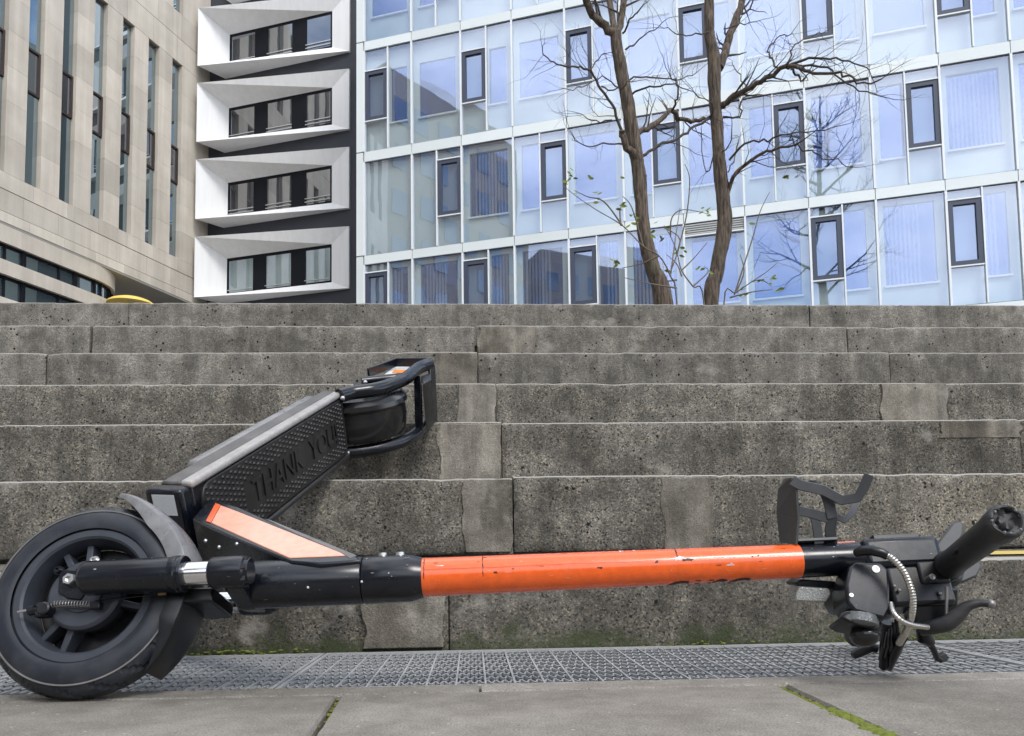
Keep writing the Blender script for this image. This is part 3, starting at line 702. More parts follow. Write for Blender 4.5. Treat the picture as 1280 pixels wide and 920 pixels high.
for i, c in enumerate(w_s):
    for (z0, z1, mt) in ((zW0, 15.22, 'strip_glass'), (16.72, zW1, 'strip_glass'), (zU, zTop, 'strip_glass')):
        m = MB(); q = Matrix.Rotation(rg.gauss(0, 0.012), 3, 'Z')
        m.box(lp(c, (z0+z1)/2, -0.20), (ww/2-0.004, 0.01, (z1-z0)/2-0.01), tuple(q @ a for a in LAX)); m.build('window_pane', M[mt], stone)
    m = MB()
    z0, z1 = 15.22, 16.72
    for (a, b_, e, f_) in ((c-ww/2+0.004, c-ww/2+0.07, z0, z1), (c+ww/2-0.07, c+ww/2-0.004, z0, z1), (c-ww/2+0.07, c+ww/2-0.07, z0, z0+0.07), (c-ww/2+0.07, c+ww/2-0.07, z1-0.07, z1)):
        m.box(lp((a+b_)/2, (e+f_)/2, -0.19), ((b_-a)/2, 0.06, (f_-e)/2), LAX)
    sf_ = m.build('sash_window', M['brown_frame'], stone)
    m = MB().box(lp(c, (z0+z1)/2, -0.2), (ww/2-0.075, 0.01, (z1-z0)/2-0.075), LAX); m.build('sash_pane', M['framed_glass'], sf_)
lb('backing_wall', 'stone_joint', S0, 0.4, zB+0.02, zTop-0.01, -12, -0.46)
lb('backing_wall', 'stone_joint', S0, 0.2, zB+0.02, zW0-0.005, -0.46, -0.101); lb('backing_wall', 'stone_joint', S0, 0.2, zW1+0.005, zU-0.005, -0.46, -0.101)
lb('soffit', 'soffit', S0, 0.4, zB-0.06, zB-0.002, -12, -0.02)
# lower storeys: straight along the street, then a rounded corner
sC, RC = -5.55, 1.9
def path(off):                           # plan path offset outward by off
    pts = [(S0, off)]; s = S0
    while s < sC-0.7: s += 0.64; pts.append((min(s, sC), off))
    if pts[-1][0] < sC: pts.append((sC, off))
    for i in range(1, 19):
        an = math.pi/2*i/18; pts.append((sC+(RC+off)*math.sin(an), -RC+(RC+off)*math.cos(an)))
    pts.append((sC+RC+off, -9)); return pts
def ribbon(name, mat, z0, z1, o_in, o_out, parent=stone):
    m = MB(); A, B_ = path(o_out), path(o_in); n = len(A)
    for (s, d) in A: m.v += [lp(s, z0, d), lp(s, z1, d)]
    for (s, d) in B_: m.v += [lp(s, z0, d), lp(s, z1, d)]
    for i in range(n-1):
        a = 2*i; c = 2*(n+i); m.f += [(a, a+2, a+3, a+1), (c, c+1, c+3, c+2), (a+1, a+3, c+3, c+1), (a, c, c+2, a+2)]
    return m.build(name, M[mat], parent, smooth=35)
ribbon('fascia', 'limestone', 9.93, zB-0.062, -0.5, -0.03); ribbon('fascia', 'limestone', 8.93, 9.38, -0.5, -0.0); ribbon('fascia', 'limestone', 1.22, 8.2, -0.5, -0.0)
for z0, z1 in ((9.38, 9.93), (8.2, 8.93)):
    rb = ribbon('ribbon_window', 'strip_glass', z0, z1, -0.45, -0.20)
    ribbon('window_frame', 'dark_frame', z1-0.07, z1-0.001, -0.44, -0.14, rb); ribbon('window_frame', 'dark_frame', z0+0.001, z0+0.05, -0.44, -0.14, rb)
    pp = path(-0.17)
    for i in range(0, len(pp)-1, 1):
        if i % 3 == 1 and pp[i][0] <= sC: continue
        if pp[i][0] > sC and i % 4: continue
        s, d = pp[i]; wd = 0.14 if i % 3 == 0 else 0.05
        MB().box(lp(s, (z0+z1)/2, d), (wd/2, 0.05, (z1-z0)/2-0.002), LAX).build('window_mullion', M['dark_frame'], rb)

# two blocks behind the viewer on the left; they are seen only mirrored in the glass
def far_block(name, corner, ex, ey, lx, ly, h, mat, label, nx, nz_):
    ex = V(ex).normalized(); ey = V(ey).normalized(); c = V(corner)
    root = tag(empty(name, c), label, 'building')
    MB().box(c+ex*(lx/2)+ey*(ly/2)+Z3*(h/2), (lx/2, ly/2, h/2), (ex, ey, Z3)).build('facade_wall', M[mat], root)
    for i in range(nx):
        for j in range(nz_):
            p = c + ex*((i+0.5)*lx/nx) - ey*0.03 + Z3*(3.0+(h-4.0)*(j+0.45)/nz_)
            MB().box(p, (lx/nx*0.27, 0.04, (h-4)/nz_*0.26), (ex, ey, Z3)).build('window', M['far_glass'], root)
    return root
far_block('corner_block', (-23.5, 2.0, -0.05), (0.155, -1, 0), (-1, -0.155, 0), 15, 14, 35.6, 'brick_far', 'tall brown block mirrored in the upper left glass panes', 6, 9)
far_block('unseen_blocker', (48.0, -30.0, -0.05), (-1, 0, 0), (0, -1, 0), 75, 10, 9.0, 'brick_far', 'added low block behind the viewer, unseen, dimming low front light', 20, 2)  # added unseen block: darkens low reflections and cuts front fill light
far_block('brick_block', (-21.0, -14.5, -0.05), (0.6, -0.8, 0), (-0.8, -0.6, 0), 13, 12, 27, 'brick_far', 'lower brown block mirrored in the bottom row of glass', 6, 7)

# yellow canopy under the overhang
yc = lp(-4.3, 0, 2.2); yb = at(164, 372.5, yc.y)
can = tag(empty('yellow_canopy', V((yb.x, yb.y, 1.21))), 'round yellow canopy just showing above the top step at left', 'canopy')
cy = V((yb.x, yb.y, 0)); zt = yb.z
MB().lathe(cy, Z3, [(zt, 0.01), (zt-0.01, 0.25), (zt-0.06, 0.5), (zt-0.13, 0.68), (zt-0.20, 0.78), (zt-0.26, 0.80), (zt-0.26, 0.74), (zt-0.2, 0.6), (zt-0.1, 0.02)], 40).build('canopy_top', M['yellow_fabric'], can, smooth=50)
MB().tube([cy+Z3*1.21, cy+Z3*(zt-0.1)], 0.06, 12).build('post', M['white_metal'], can)

# ------------------------------------------------------------------ trees
def smooth_path(pts, rad, n=5):
    P, Q = [], []
    for i in range(len(pts)-1):
        p0, p1, p2, p3 = pts[max(i-1, 0)], pts[i], pts[i+1], pts[min(i+2, len(pts)-1)]
        for k in range(n):
            t = k/n; P.append(0.5*((2*p1)+(p2-p0)*t+(2*p0-5*p1+4*p2-p3)*t*t+(3*p1-p0-3*p2+p3)*t**3)); Q.append(rad[i]+(rad[i+1]-rad[i])*t)
    return P+[pts[-1]], Q+[rad[-1]]
rt_ = random.Random(5)
def grow(mb, p, d, L, r_, lev, up=0.12, ymul=0.8):
    n = max(3, int(L/0.10)); pts = [p]; rs = [r_]; d = d.normalized()
    for i in range(n):
        d = (d + V((rt_.gauss(0, 0.23), rt_.gauss(0, 0.2)*ymul, rt_.gauss(0, 0.23)+up*0.35))).normalized()
        pts.append(pts[-1]+d*(L/n)); rs.append(r_*(1-0.75*(i+1)/n))
        if lev > 0 and rt_.random() < 0.7 and i > 0:
            s = rt_.choice((-1, 1)); ax = V((rt_.gauss(0, 0.35), 1, rt_.gauss(0, 0.35))).normalized()
            nd = Matrix.Rotation(s*rt_.uniform(0.5, 1.15), 3, ax) @ d; nd.y += rt_.gauss(0, 0.35)
            grow(mb, pts[-1], nd, L*rt_.uniform(0.32, 0.62)*(1-0.35*i/n), rs[-1]*0.62, lev-1, up, ymul)
    mb.tube(pts, rs, 5 if r_ > 0.006 else 4, cap=False)
def tree(name, label, base, trunk, tr_rad, limbs, YT, group, twigs=1.0):
    root = tag(empty(name, base), label, 'tree', group)
    def P3(q, Y): return at(q[0], q[1], Y)
    def rad(px, Y): return px*0.81/F*Y/2
    tp = [P3(q, YT) for q in trunk]; trs = [rad(x, YT) for x in tr_rad]
    if base is not None: tp.insert(0, V(base)-Z3*0.05); trs.insert(0, trs[0]*1.25)
    pts, rs = smooth_path(tp, trs)
    m = MB(); m.tube(pts, rs, 18, cap=True)
    for i, v in enumerate(m.v):
        m.v[i] = v + V((nz3(v, 5, 1), nz3(v, 5, 7), 0))*0.014 + V((nz3(v, 22, 3), nz3(v, 22, 8), 0))*0.006
    tk = m.build('trunk', M['bark'], root, smooth=60)
    tw = MB()
    for (pp, w0, w1, dy, lev, dens) in limbs:
        n = len(pp); L3 = [P3(q, YT+dy*i/(n-1)) for i, q in enumerate(pp)]
        r3 = [rad(w0+(w1-w0)*i/(n-1), YT) for i in range(n)]
        P_, Q_ = smooth_path(L3, r3, 4)
        P_ = [P_[0]] + [p+V((rt_.gauss(0, .008), rt_.gauss(0, .02), rt_.gauss(0, .008))) for p in P_[1:]]
        mm = MB().tube(P_, Q_, 10 if w0 > 6 else 7); mm.build('limb', M['bark' if w0 > 5 else 'twig'], root, smooth=60)
        if lev:
            for i in range(2, len(P_)):
                if rt_.random() < dens*0.95:
                    d = (P_[i]-P_[i-1]).normalized(); s = rt_.choice((-1, 1))
                    nd = Matrix.Rotation(s*rt_.uniform(0.4, 1.1), 3, 'Y') @ d; nd.y += rt_.gauss(0, 0.45)
                    grow(tw, P_[i], nd, rt_.uniform(0.25, 0.62), max(0.0032, Q_[i]*0.36), lev-1)
            grow(tw, P_[-1], P_[-1]-P_[-2], 0.45, max(0.004, Q_[-1]*0.9), lev)
    if tw.v: tag(tw.build('twigs', M['twig'], root, smooth=60, fix=False), kind='stuff')
    return root
YT = 9.2; TG = 'bare trees on the plaza'
b1 = at(833, 379, YT); b1 = V((b1.x+0.06, b1.y, 1.21))
tree('bare_tree', 'bare leaning tree nearer the dark building, forking at the top, with scarred trunk', b1,
     [(829, 379), (815, 335), (805, 290), (801, 245), (797, 205), (790, 165), (783, 120), (774, 75), (769, 42)], [30, 24, 22, 21, 22, 22, 20, 19, 19],
     [([(769, 45), (752, 28), (738, 12), (728, -5), (712, -40)], 14, 9, -0.3, 2, 0.5), ([(768, 42), (765, 18), (760, -12), (757, -60)], 11, 8, 0.3, 2, 0.5), ([(771, 42), (778, 15), (780, -14), (786, -70)], 12, 8, 0.2, 2, 0.5),
      ([(804, 222), (797, 200), (783, 184), (778, 165)], 13, 10, -0.12, 0, 0), ([(778, 166), (768, 138), (752, 112), (738, 90), (722, 84), (706, 83), (688, 76), (678, 66)], 5, 1.6, -0.8, 3, 0.6),
      ([(738, 91), (745, 76), (757, 66)], 2.4, 1.4, 0.4, 2, 0.7), ([(752, 108), (772, 114), (788, 100)], 2.6, 1.4, -0.4, 2, 0.6),
      ([(785, 180), (760, 178), (735, 183), (716, 172)], 3, 1.3, -0.7, 3, 0.6),
      ([(796, 168), (815, 158), (830, 145), (840, 137), (850, 148), (868, 151), (887, 147)], 9, 6, 0.5, 2, 0.4), ([(803, 195), (822, 184), (848, 172), (868, 158), (886, 150)], 5, 4, 0.4, 2, 0.4),
      ([(840, 138), (846, 122), (846, 105), (838, 92)], 4, 1.5, -0.5, 3, 0.7), ([(790, 118), (812, 108), (838, 106), (862, 112)], 3.5, 1.4, -0.6, 3, 0.8), ([(787, 100), (815, 96), (845, 100), (870, 92)], 3, 1.3, 0.6, 3, 0.8),
      ([(778, 42), (790, 22), (803, 8)], 3.4, 1.6, -0.4, 3, 0.7), ([(782, 62), (805, 44), (826, 32)], 3.2, 1.4, 0.4, 3, 0.8), ([(765, 150), (745, 152), (725, 143)], 2.4, 1.2, 0.5, 3, 0.7), ([(774, 110), (752, 96), (735, 106), (712, 113)], 2.4, 1.2, -0.5, 3, 0.7)], YT, TG)
YT2 = 9.6
b2 = at(886, 379, YT2); b2 = V((b2.x-0.05, b2.y, 1.21))
tree('bare_tree', 'bare tree with kinked trunk and long branch reaching right, right of two', b2,
     [(889, 379), (895, 345), (901, 310), (906, 278), (903, 240), (899, 200), (896, 150), (893, 110), (893, 80), (887, 40), (886, 0), (882, -50)], [24, 23, 23, 24, 21, 20, 19, 20, 22, 16, 15, 13],
     [([(899, 85), (907, 60), (915, 38), (929, 0), (945, -50)], 14, 10, 0.4, 2, 0.5),
      ([(903, 134), (918, 120), (940, 107), (962, 96), (980, 84), (992, 83), (1012, 90), (1042, 92), (1066, 100), (1092, 103)], 10, 2, -1.4, 3, 0.75), ([(980, 84), (1005, 74), (1030, 72), (1060, 76), (1086, 88)], 5, 1.6, -0.3, 3, 0.75), ([(990, 83), (1020, 82), (1045, 93), (1075, 112), (1108, 120)], 4, 1.4, -0.6, 3, 0.75),
      ([(972, 88), (965, 74), (960, 60), (975, 46), (990, 41)], 3.5, 1.4, 0.5, 3, 0.8), ([(985, 82), (990, 60), (1010, 48), (1032, 38)], 3, 1.4, 0.5, 3, 0.8), ([(988, 86), (998, 94), (1003, 101)], 4, 3, 0.1, 1, 0.3),
      ([(908, 246), (916, 222), (930, 206), (952, 192), (975, 185), (993, 182)], 7, 3, -0.6, 3, 0.6), ([(993, 182), (1008, 188), (1030, 197), (1060, 205)], 3, 1.3, -0.4, 3, 0.7), ([(912, 200), (930, 182), (955, 174), (975, 170), (1000, 165), (1040, 160)], 4, 1.6, -0.5, 3, 0.7),
      ([(993, 182), (988, 170), (998, 155)], 3, 1.4, 0.2, 2, 0.6), ([(904, 146), (925, 146), (925, 130), (932, 122), (955, 120)], 3.4, 1.3, 0.3, 3, 0.6), ([(888, 148), (890, 130), (870, 118)], 2.6, 1.2, -0.5, 3, 0.7),
      ([(894, 185), (884, 215), (876, 160)], 2.2, 1.2, 0.4, 2, 0.5), ([(898, 195), (912, 180), (916, 158)], 2.4, 1.2, -0.5, 3, 0.6), ([(893, 40), (870, 42), (848, 44), (832, 32)], 2.6, 1.2, -0.4, 3, 0.7), ([(905, 36), (925, 30), (948, 27)], 2.4, 1.2, 0.4, 2, 0.6),
      ([(935, 110), (925, 95), (915, 78)], 2.2, 1.2, 0.5, 2, 0.6), ([(910, 215), (918, 198), (922, 175)], 2.2, 1.2, 0.6, 3, 0.6)], YT2, TG)

# saplings with the last leaves, between and beside the trunks
def sapling(label, Y, shoots, leaves):
    z0 = at(shoots[0][0][0], shoots[0][0][1], Y); root = tag(empty('sapling', V((z0.x, Y, 1.21))), label, 'sapling', 'thin leafy saplings by the tree trunks')
    m = MB()
    for i, (pp) in enumerate(shoots):
        Lp = [at(x, y, Y+(0.25*(i % 3)-0.2)*j/len(pp)) for j, (x, y) in enumerate(pp)]
        if i == 0: Lp.insert(0, V((z0.x, Y, 1.2)))
        P_, Q_ = smooth_path(Lp, [0.011-0.0075*j/(len(Lp)-1) for j in range(len(Lp))], 5); m.tube(P_, Q_, 6)
    m.build('stem', M['shoot_bark'], root, smooth=60)
    for (x, y, n) in leaves:
        for q in range(n):
            p = at(x+rt_.gauss(0, 3.5), y+rt_.gauss(0, 2.5), Y+rt_.gauss(0, 0.04)); L = rt_.uniform(0.05, 0.10); wv = L*0.26
            d = V((rt_.choice((-1, 1))*rt_.uniform(0.5, 1), rt_.gauss(0, 0.4), rt_.uniform(-0.6, 0.35))).normalized(); sd2 = d.cross(V((rt_.gauss(0, .5), -1, rt_.gauss(0, 0.7)))).normalized(); up_ = d.cross(sd2)
            MB().add([p, p+d*L*0.35+sd2*wv*0.8, p+d*L*0.7+sd2*wv*0.7, p+d*L-up_*L*.1, p+d*L*0.7-sd2*wv*0.7, p+d*L*0.35-sd2*wv*0.8, p+d*L*0.35+up_*wv*0.3, p+d*L*0.7+up_*wv*0.2],
                     [(0, 1, 6), (1, 2, 7, 6), (2, 3, 7), (0, 6, 5), (6, 7, 4, 5), (7, 3, 4)]).build('leaf', M['leaf'], root, smooth=80, fix=False)
sapling('thin sapling with yellow-green leaves leaning left from the left trunk', 9.0,
        [[(846, 379), (838, 345), (824, 320), (804, 308), (778, 282), (745, 262), (720, 245), (704, 232)], [(778, 282), (755, 252), (735, 246), (718, 238)], [(824, 320), (800, 330), (778, 335)], [(846, 360), (815, 355), (780, 347)], [(776, 282), (775, 262), (780, 255)], [(838, 345), (844, 300), (850, 260)], [(804, 308), (790, 260), (778, 245)], [(838, 340), (850, 300), (830, 285)]],
        [(704, 229, 3), (712, 216, 3), (720, 220, 2), (733, 221, 2), (742, 244, 3), (720, 242, 1), (776, 256, 2), (779, 263, 1), (793, 272, 3), (792, 282, 3), (765, 331, 4), (812, 296, 2), (815, 278, 1), (736, 250, 1), (783, 227, 1), (768, 256, 1)])
sapling('thin sapling with sparse green leaves between the two trunks', 9.3,
        [[(880, 379), (866, 358), (852, 338), (846, 315), (838, 295), (830, 282)], [(852, 338), (868, 322), (884, 303)], [(866, 358), (885, 340), (880, 333)], [(846, 318), (858, 270), (862, 225), (856, 205)], [(846, 350), (830, 352), (812, 353)], [(852, 345), (846, 330), (833, 318)], [(838, 295), (840, 272), (855, 262), (888, 268)]],
        [(846, 312, 3), (855, 318, 2), (880, 261, 5), (886, 268, 2), (882, 334, 3), (836, 284, 2), (830, 297, 2), (836, 337, 2), (858, 282, 1)])
sapling('thin sapling with small green leaves right of the right trunk', 9.4,
        [[(905, 379), (920, 366), (940, 352), (958, 340), (972, 328)], [(920, 366), (930, 340), (925, 318)], [(940, 352), (952, 350), (965, 358)], [(912, 372), (940, 365), (965, 362)], [(918, 368), (940, 300), (950, 265), (962, 240)]],
        [(952, 348, 3), (966, 350, 4), (968, 364, 3), (932, 366, 2), (925, 362, 2), (988, 222, 2), (976, 222, 1), (940, 283, 1)])
# tall tree right of the frame (its image stands in the glass)
tt = tag(empty('tall_tree', (6.07, 5.2, 1.21)), 'tall bare tree mirrored in the glass panes at right', 'tree')
P_, Q_ = smooth_path([V((6.07, 5.2, 1.2)), V((6.0, 5.3, 6)), V((6.1, 5.2, 11)), V((6.0, 5.2, 15)), V((6.2, 5.3, 19)), V((6.3, 5.2, 22))], [0.3, 0.24, 0.2, 0.15, 0.08, 0.02], 6)
MB().tube(P_, Q_, 12).build('trunk', M['bark'], tt, smooth=60)
tw = MB(); rt_ = random.Random(9)
def grow2(p, d, L, r_, lev):
    n = 7; pts = [p]; rs = [r_]; d = d.normalized()
    for i in range(n):
        d = (d+V((rt_.gauss(0, .16), rt_.gauss(0, .16), rt_.gauss(0, .12)+0.05))).normalized(); pts.append(pts[-1]+d*L/n); rs.append(r_*(1-0.8*(i+1)/n))
        if lev and i > 0:
            nd = (d+V((rt_.gauss(0, .7), rt_.gauss(0, .7), rt_.gauss(0, .5)))).normalized(); grow2(pts[-1], nd, L*0.48, max(rs[-1]*0.6, 0.012), lev-1)
    tw.tube(pts, rs, 5, cap=False)
for i in range(15):
    z = 12.0+i*0.62; an = i*2.4; grow2(V((6.05, 5.22, z)), V((math.cos(an), math.sin(an), 0.55)), 3.3-0.1*i, 0.075, 2)
tag(tw.build('branches', M['twig'], tt, smooth=60, fix=False), kind='stuff')
#SCOOTER
# ------------------------------------------------------------------ the scooter lying on the grating and the steps
YS = 1.035
SL, SR = at(320, 731, YS), at(1000, 701.5, YS+0.005)
s_ax = (SR-SL).normalized()
n_ax = V((-0.06, -0.93, 0.34)); n_ax = (n_ax - s_ax*n_ax.dot(s_ax)).normalized()      # wheel axle, towards the viewer and up
m_ax = n_ax.cross(s_ax).normalized()
if m_ax.z < 0: m_ax = -m_ax
SX = (s_ax, n_ax, m_ax)
SC = YS/F
def st(x, a=0.0, b=0.0): return SL + s_ax*((x-320)*SC) + n_ax*a + m_ax*b
wheel_c = st(120, 0, -0.0105)
RW = 0.1315
low = wheel_c.z - RW*math.sqrt(1-n_ax.z**2) - 0.010
sco = tag(empty('electric_scooter', V((wheel_c.x, wheel_c.y, 0))), 'black and orange electric scooter lying on its side against the steps', 'scooter')
def cx(x, a, b=0.0):                     # stem coordinate of an image column for a part offset from the stem
    p = on(x, 722, st(320, a, b), n_ax); return 320+(p-SL).dot(s_ax)/SC
def cyl(m, x0, x1, r0, r1=None, a=0, b=0, seg=28):
    r1 = r0 if r1 is None else r1
    return m.tube([st(x0, a, b), st(x1, a, b)], [r0, r1], seg)
def lath(x, prof, a=0, b=0, seg=40):         # prof in (px along stem, radius m)
    return MB().lathe(st(x, a, b), s_ax, [(p*SC, r) for p, r in prof], seg)

# stem
lath(0, [(318, 0.0), (318, 0.029), (320, 0.0315), (323, 0.0322), (452, 0.0322), (454, 0.031), (454, 0.0)]).build('head_tube', M['black_paint'], sco, smooth=35)
lath(0, [(455.5, 0.0), (455.5, 0.0315), (457, 0.0325), (513, 0.0318), (524, 0.0285), (528, 0.0272), (528, 0.0)]).build('folding_collar', M['black_paint'], sco, smooth=35)
ot = lath(0, [(527, 0.0), (527, 0.0262), (700, 0.0251), (860, 0.0240), (997, 0.0229), (997, 0.0)], seg=64).build('stem_tube', M['orange_paint'], sco, smooth=35)
lath(0, [(996.5, 0.0), (996.5, 0.0224), (1075, 0.0220), (1075, 0.0)]).build('stem_top', M['black_paint'], sco, smooth=35)
def on_tube(x, ang, r=None, lift=0.0004):     # point on the orange tube; ang 0 = facing the axle direction, + towards the top
    if r is None: r = 0.0262+(0.0229-0.0262)*(x-527)/470.0
    d = n_ax*math.cos(ang)+m_ax*math.sin(ang); return st(x)+d*(r+lift)
def decal(name, mat, x0, x1, a0, a1, parent=ot, lift=0.0004, jag=0.0, seed=1, nn=6):
    m = MB(); na = nn
    for j in range(na+1):
        for i in range(nn+1):
            x = x0+(x1-x0)*i/nn; an = a0+(a1-a0)*j/na
            if jag and (i in (0, nn)): x += nz3((an*9, i, 0), 1.3, seed)*jag*(x1-x0)
            if jag and (j in (0, na)): an += nz3((x*0.15, j, 0), 1.3, seed)*jag*(a1-a0)
            m.v.append(on_tube(x, an, None, lift))
    for j in range(na):
        for i in range(nn): q = j*(nn+1)+i; m.f.append((q, q+1, q+nn+2, q+nn+1))
    return m.build(name, M[mat], parent, smooth=80)
decal('sticker', 'black_print', 690, 695, R(62), R(88)); decal('sticker_mark', 'paper_white', 691, 694, R(70), R(80), lift=0.0007)
for x0, x1, a0, a1 in ((773, 775.5, 48, 74), (777, 778, 52, 62), (733, 736, 66, 76), (754, 755.5, 62, 74), (790, 793, 55, 72), (819, 821, 62, 84), (823, 825, 62, 84)):
    decal('worn_mark', 'paper_white', x0, x1, R(a0), R(a1), jag=0.2, seed=x0)
decal('chip', 'raw_chip', 838, 850, R(2), R(14), jag=0.9, seed=3, nn=9); decal('chip', 'black_print', 846, 861, R(-1), R(5), jag=0.9, seed=5, nn=9, lift=0.0006); decal('chip', 'raw_chip', 848, 862, R(4), R(8), jag=0.9, seed=8, nn=9); decal('chip', 'raw_chip', 884, 902, R(6), R(9), jag=0.8, seed=4); decal('chip', 'black_print', 744, 748, R(-14), R(-9), jag=0.9, seed=2); decal('chip', 'black_print', 617, 621, R(-16), R(-10), jag=0.8, seed=6); decal('chip', 'black_print', 815, 818, R(-4), R(3), jag=0.7, seed=9); decal('chip', 'black_print', 933, 935, R(0), R(5), jag=0.7, seed=12); decal('chip', 'black_print', 940, 942, R(2), R(9), jag=0.7, seed=13)
rz = random.Random(17)
for i in range(34):
    x0 = rz.uniform(535, 985); a0 = rz.uniform(-45, 80); L = rz.uniform(1.0, 7.0); hgt = rz.uniform(0.8, 3.0)
    decal('scuff', rz.choice(('raw_chip', 'scuff_dark', 'scuff_pale', 'scuff_pale', 'scuff_dark')), x0, x0+L, R(a0), R(a0+hgt), jag=0.9, seed=i*3.1, nn=5)
for x0 in (531, 603): decal('crack_line', 'black_print', x0, x0+0.7, R(-30), R(55), jag=2.5, seed=x0, nn=14)
decal('crack_line', 'black_print', 841.5, 842.4, R(12), R(70), jag=3.0, seed=77, nn=14)
m = MB()
for i in range(60):
    x0, x1 = 532+7.7*i, 532+7.7*(i+1); a_ = lambda x: R(4+nz3((x*0.03, 0, 0), 1.0)*3)
    m.add([on_tube(x0, a_(x0)), on_tube(x1, a_(x1)), on_tube(x1, a_(x1)-0.012), on_tube(x0, a_(x0)-0.012)], [(0, 1, 2, 3)])
m.build('decal_seam', M['seam'], ot)
text_mesh('c\u0131rc', 0.078, 0.0, lambda c: on_tube(882+c.x/SC, R(-100)+c.y/0.0243, None, 0.0006), 'logo_print', M['black_print'], ot, sub=2)
for x, b_ in ((478, 0), (500, 0)):
    c = st(x)+(n_ax*math.cos(R(72))+m_ax*math.sin(R(72)))*0.0325; d = (n_ax*math.cos(R(72))+m_ax*math.sin(R(72)))
    MB().lathe(c, d, [(0.0, 0.0), (0.0005, 0.0), (0.0005, 0.0035), (0.003, 0.0035), (0.003, 0.006), (-0.002, 0.0065)], 16).build('bolt', M['bolt_steel'], sco, smooth=30)
for x, an in ((392, -30), (457, -22), (392, 60)):
    d = (n_ax*math.cos(R(an))+m_ax*math.sin(R(an))); MB().ball(st(x)+d*0.0322, 0.0018, 8, 6).build('paint_chip', M['raw_chip'], sco)

def scuffs(n, x0, x1, a0, a1, rf, off=0.0, ob=0.0, seed=1, par=sco, big=1.0):
    r0 = random.Random(seed)
    for i in range(n):
        x = r0.uniform(x0, x1); an = R(r0.uniform(a0, a1)); L = r0.uniform(0.8, 3.2)*big; wv = r0.uniform(0.5, 1.4)*big; k = r0.randint(5, 8)
        pts = []
        for j in range(k):
            t = 2*math.pi*j/k; q_ = r0.uniform(0.5, 1.1); xx = x+L*math.cos(t)*q_; aa = an+wv*math.sin(t)*q_*SC/rf
            d = n_ax*math.cos(aa)+m_ax*math.sin(aa); pts.append(st(xx, off, ob)+d*(rf+0.0003))
        MB().add(pts, [tuple(range(k))]).build('paint_chip', M[r0.choice(('raw_chip', 'worn_edge', 'dull_steel'))], par)
scuffs(11, 458, 512, -45, 85, 0.0327, seed=2, big=0.9); scuffs(5, 326, 450, -50, 80, 0.0323, seed=3, big=0.6); scuffs(4, 1000, 1070, -30, 60, 0.0224, seed=5, big=0.6)
scuffs(4, 150, 235, -40, 75, 0.0228, 0.058, -0.001, seed=6, big=0.7)
# fork: two legs either side of the wheel, yoke
FO = 0.058
for sgn in (1, -1):
    o_ = FO*sgn; b_ = -0.001 if sgn > 0 else -0.004
    def c_(x, o_=o_): return cx(x, FO)
    lo = lath(0, [(c_(103), 0.0), (c_(103), 0.016), (c_(106), 0.020), (c_(111), 0.0222), (c_(215), 0.0226), (c_(217), 0.0238), (c_(224), 0.0240), (c_(225), 0.0228), (c_(228), 0.0228), (c_(229), 0.0238), (c_(232), 0.0232), (c_(233), 0.015), (c_(233), 0.0)], o_, b_, 32).build('fork_leg', M['black_paint'], sco, smooth=30)
    lath(0, [(c_(232), 0.0), (c_(232), 0.0155), (c_(266), 0.0155), (c_(266), 0.0)], o_, b_, 32).build('fork_stanchion', M['chrome'], lo, smooth=30)
    lath(0, [(c_(263), 0.0), (c_(263), 0.017), (c_(265), 0.0195), (c_(269), 0.0205), (c_(302), 0.0205), (c_(306), 0.0195), (c_(308), 0.0170), (c_(313), 0.0165), (c_(313), 0.0)], o_, b_, 32).build('fork_clamp', M['black_paint'], lo, smooth=30)
    if sgn > 0:
        for q in range(7):
            an = q*2*math.pi/7; MB().box(st(c_(308), o_, b_)+(n_ax*math.cos(an)+m_ax*math.sin(an))*0.0168, (0.003, 0.0028, 0.0028), SX).build('clamp_ridge', M['black_plastic'], lo)
m = MB(); yk = []
for a_ in [i/14 for i in range(15)]:
    off = (a_-0.5)*2*FO; yk.append((off, 0.015+0.014*(1-(2*a_-1)**2)))
for (off, hw) in yk:
    x0, x1 = 300, 322; h_ = 0.018+0.012*(1-abs(off)/FO)
    m.v += [st(x0, off, -0.004-h_), st(x1, off, -0.004-h_), st(x1, off, -0.004+h_), st(x0, off, -0.004+h_)]
for i in range(14):
    for j in range(4): m.f.append((i*4+j, (i+1)*4+j, (i+1)*4+(j+1) % 4, i*4+(j+1) % 4))
m.f += [(0, 1, 2, 3), (56, 57, 58, 59)]
m.build('fork_yoke', M['black_paint'], sco, bevel=0.004)
MB().box(st(262, -0.004, -0.022), (0.020, 0.040, 0.010), SX).build('fender_bracket', M['black_plastic'], sco, bevel=0.003)
for x in (252, 276): MB().ball(st(x, 0.030, -0.020), 0.0035, 10, 6).build('bracket_screw', M['bolt_steel'], sco)

# front wheel
wheel = MB()
prof = []
TW = 0.029
for i in range(25):
    t = -math.pi/2*1.18 + math.pi*1.18*i/24
    prof.append((TW*math.sin(t)*(1.0 if abs(math.sin(t)) < 1 else 1), RW-0.0335+0.0335*max(math.cos(t), -0.35)**1.0 if math.cos(t) > 0 else RW-0.0335+0.012*math.cos(t)*2))
nseg = 288
wheel.lathe(wheel_c, n_ax, prof, nseg, ref=s_ax)
np_ = len(prof)
for i in range(nseg):
    for k in range(np_):
        idx = i*np_+k; x, r_ = prof[k]
        if r_ > RW-0.011:                     # tread: slanted grooves and a fine shoulder rib
            g_ = (i + int(abs(x)*700)) % 16 < 3
            v = wheel.v[idx]; c_ = wheel_c + n_ax*x; d = (v-c_).normalized()
            if g_ and abs(x) > 0.004: wheel.v[idx] = v - d*0.0036
            elif r_ < RW-0.006 and i % 2: wheel.v[idx] = v + d*0.0007
tyre = wheel.build('front_wheel', M['rubber'], sco, smooth=32)
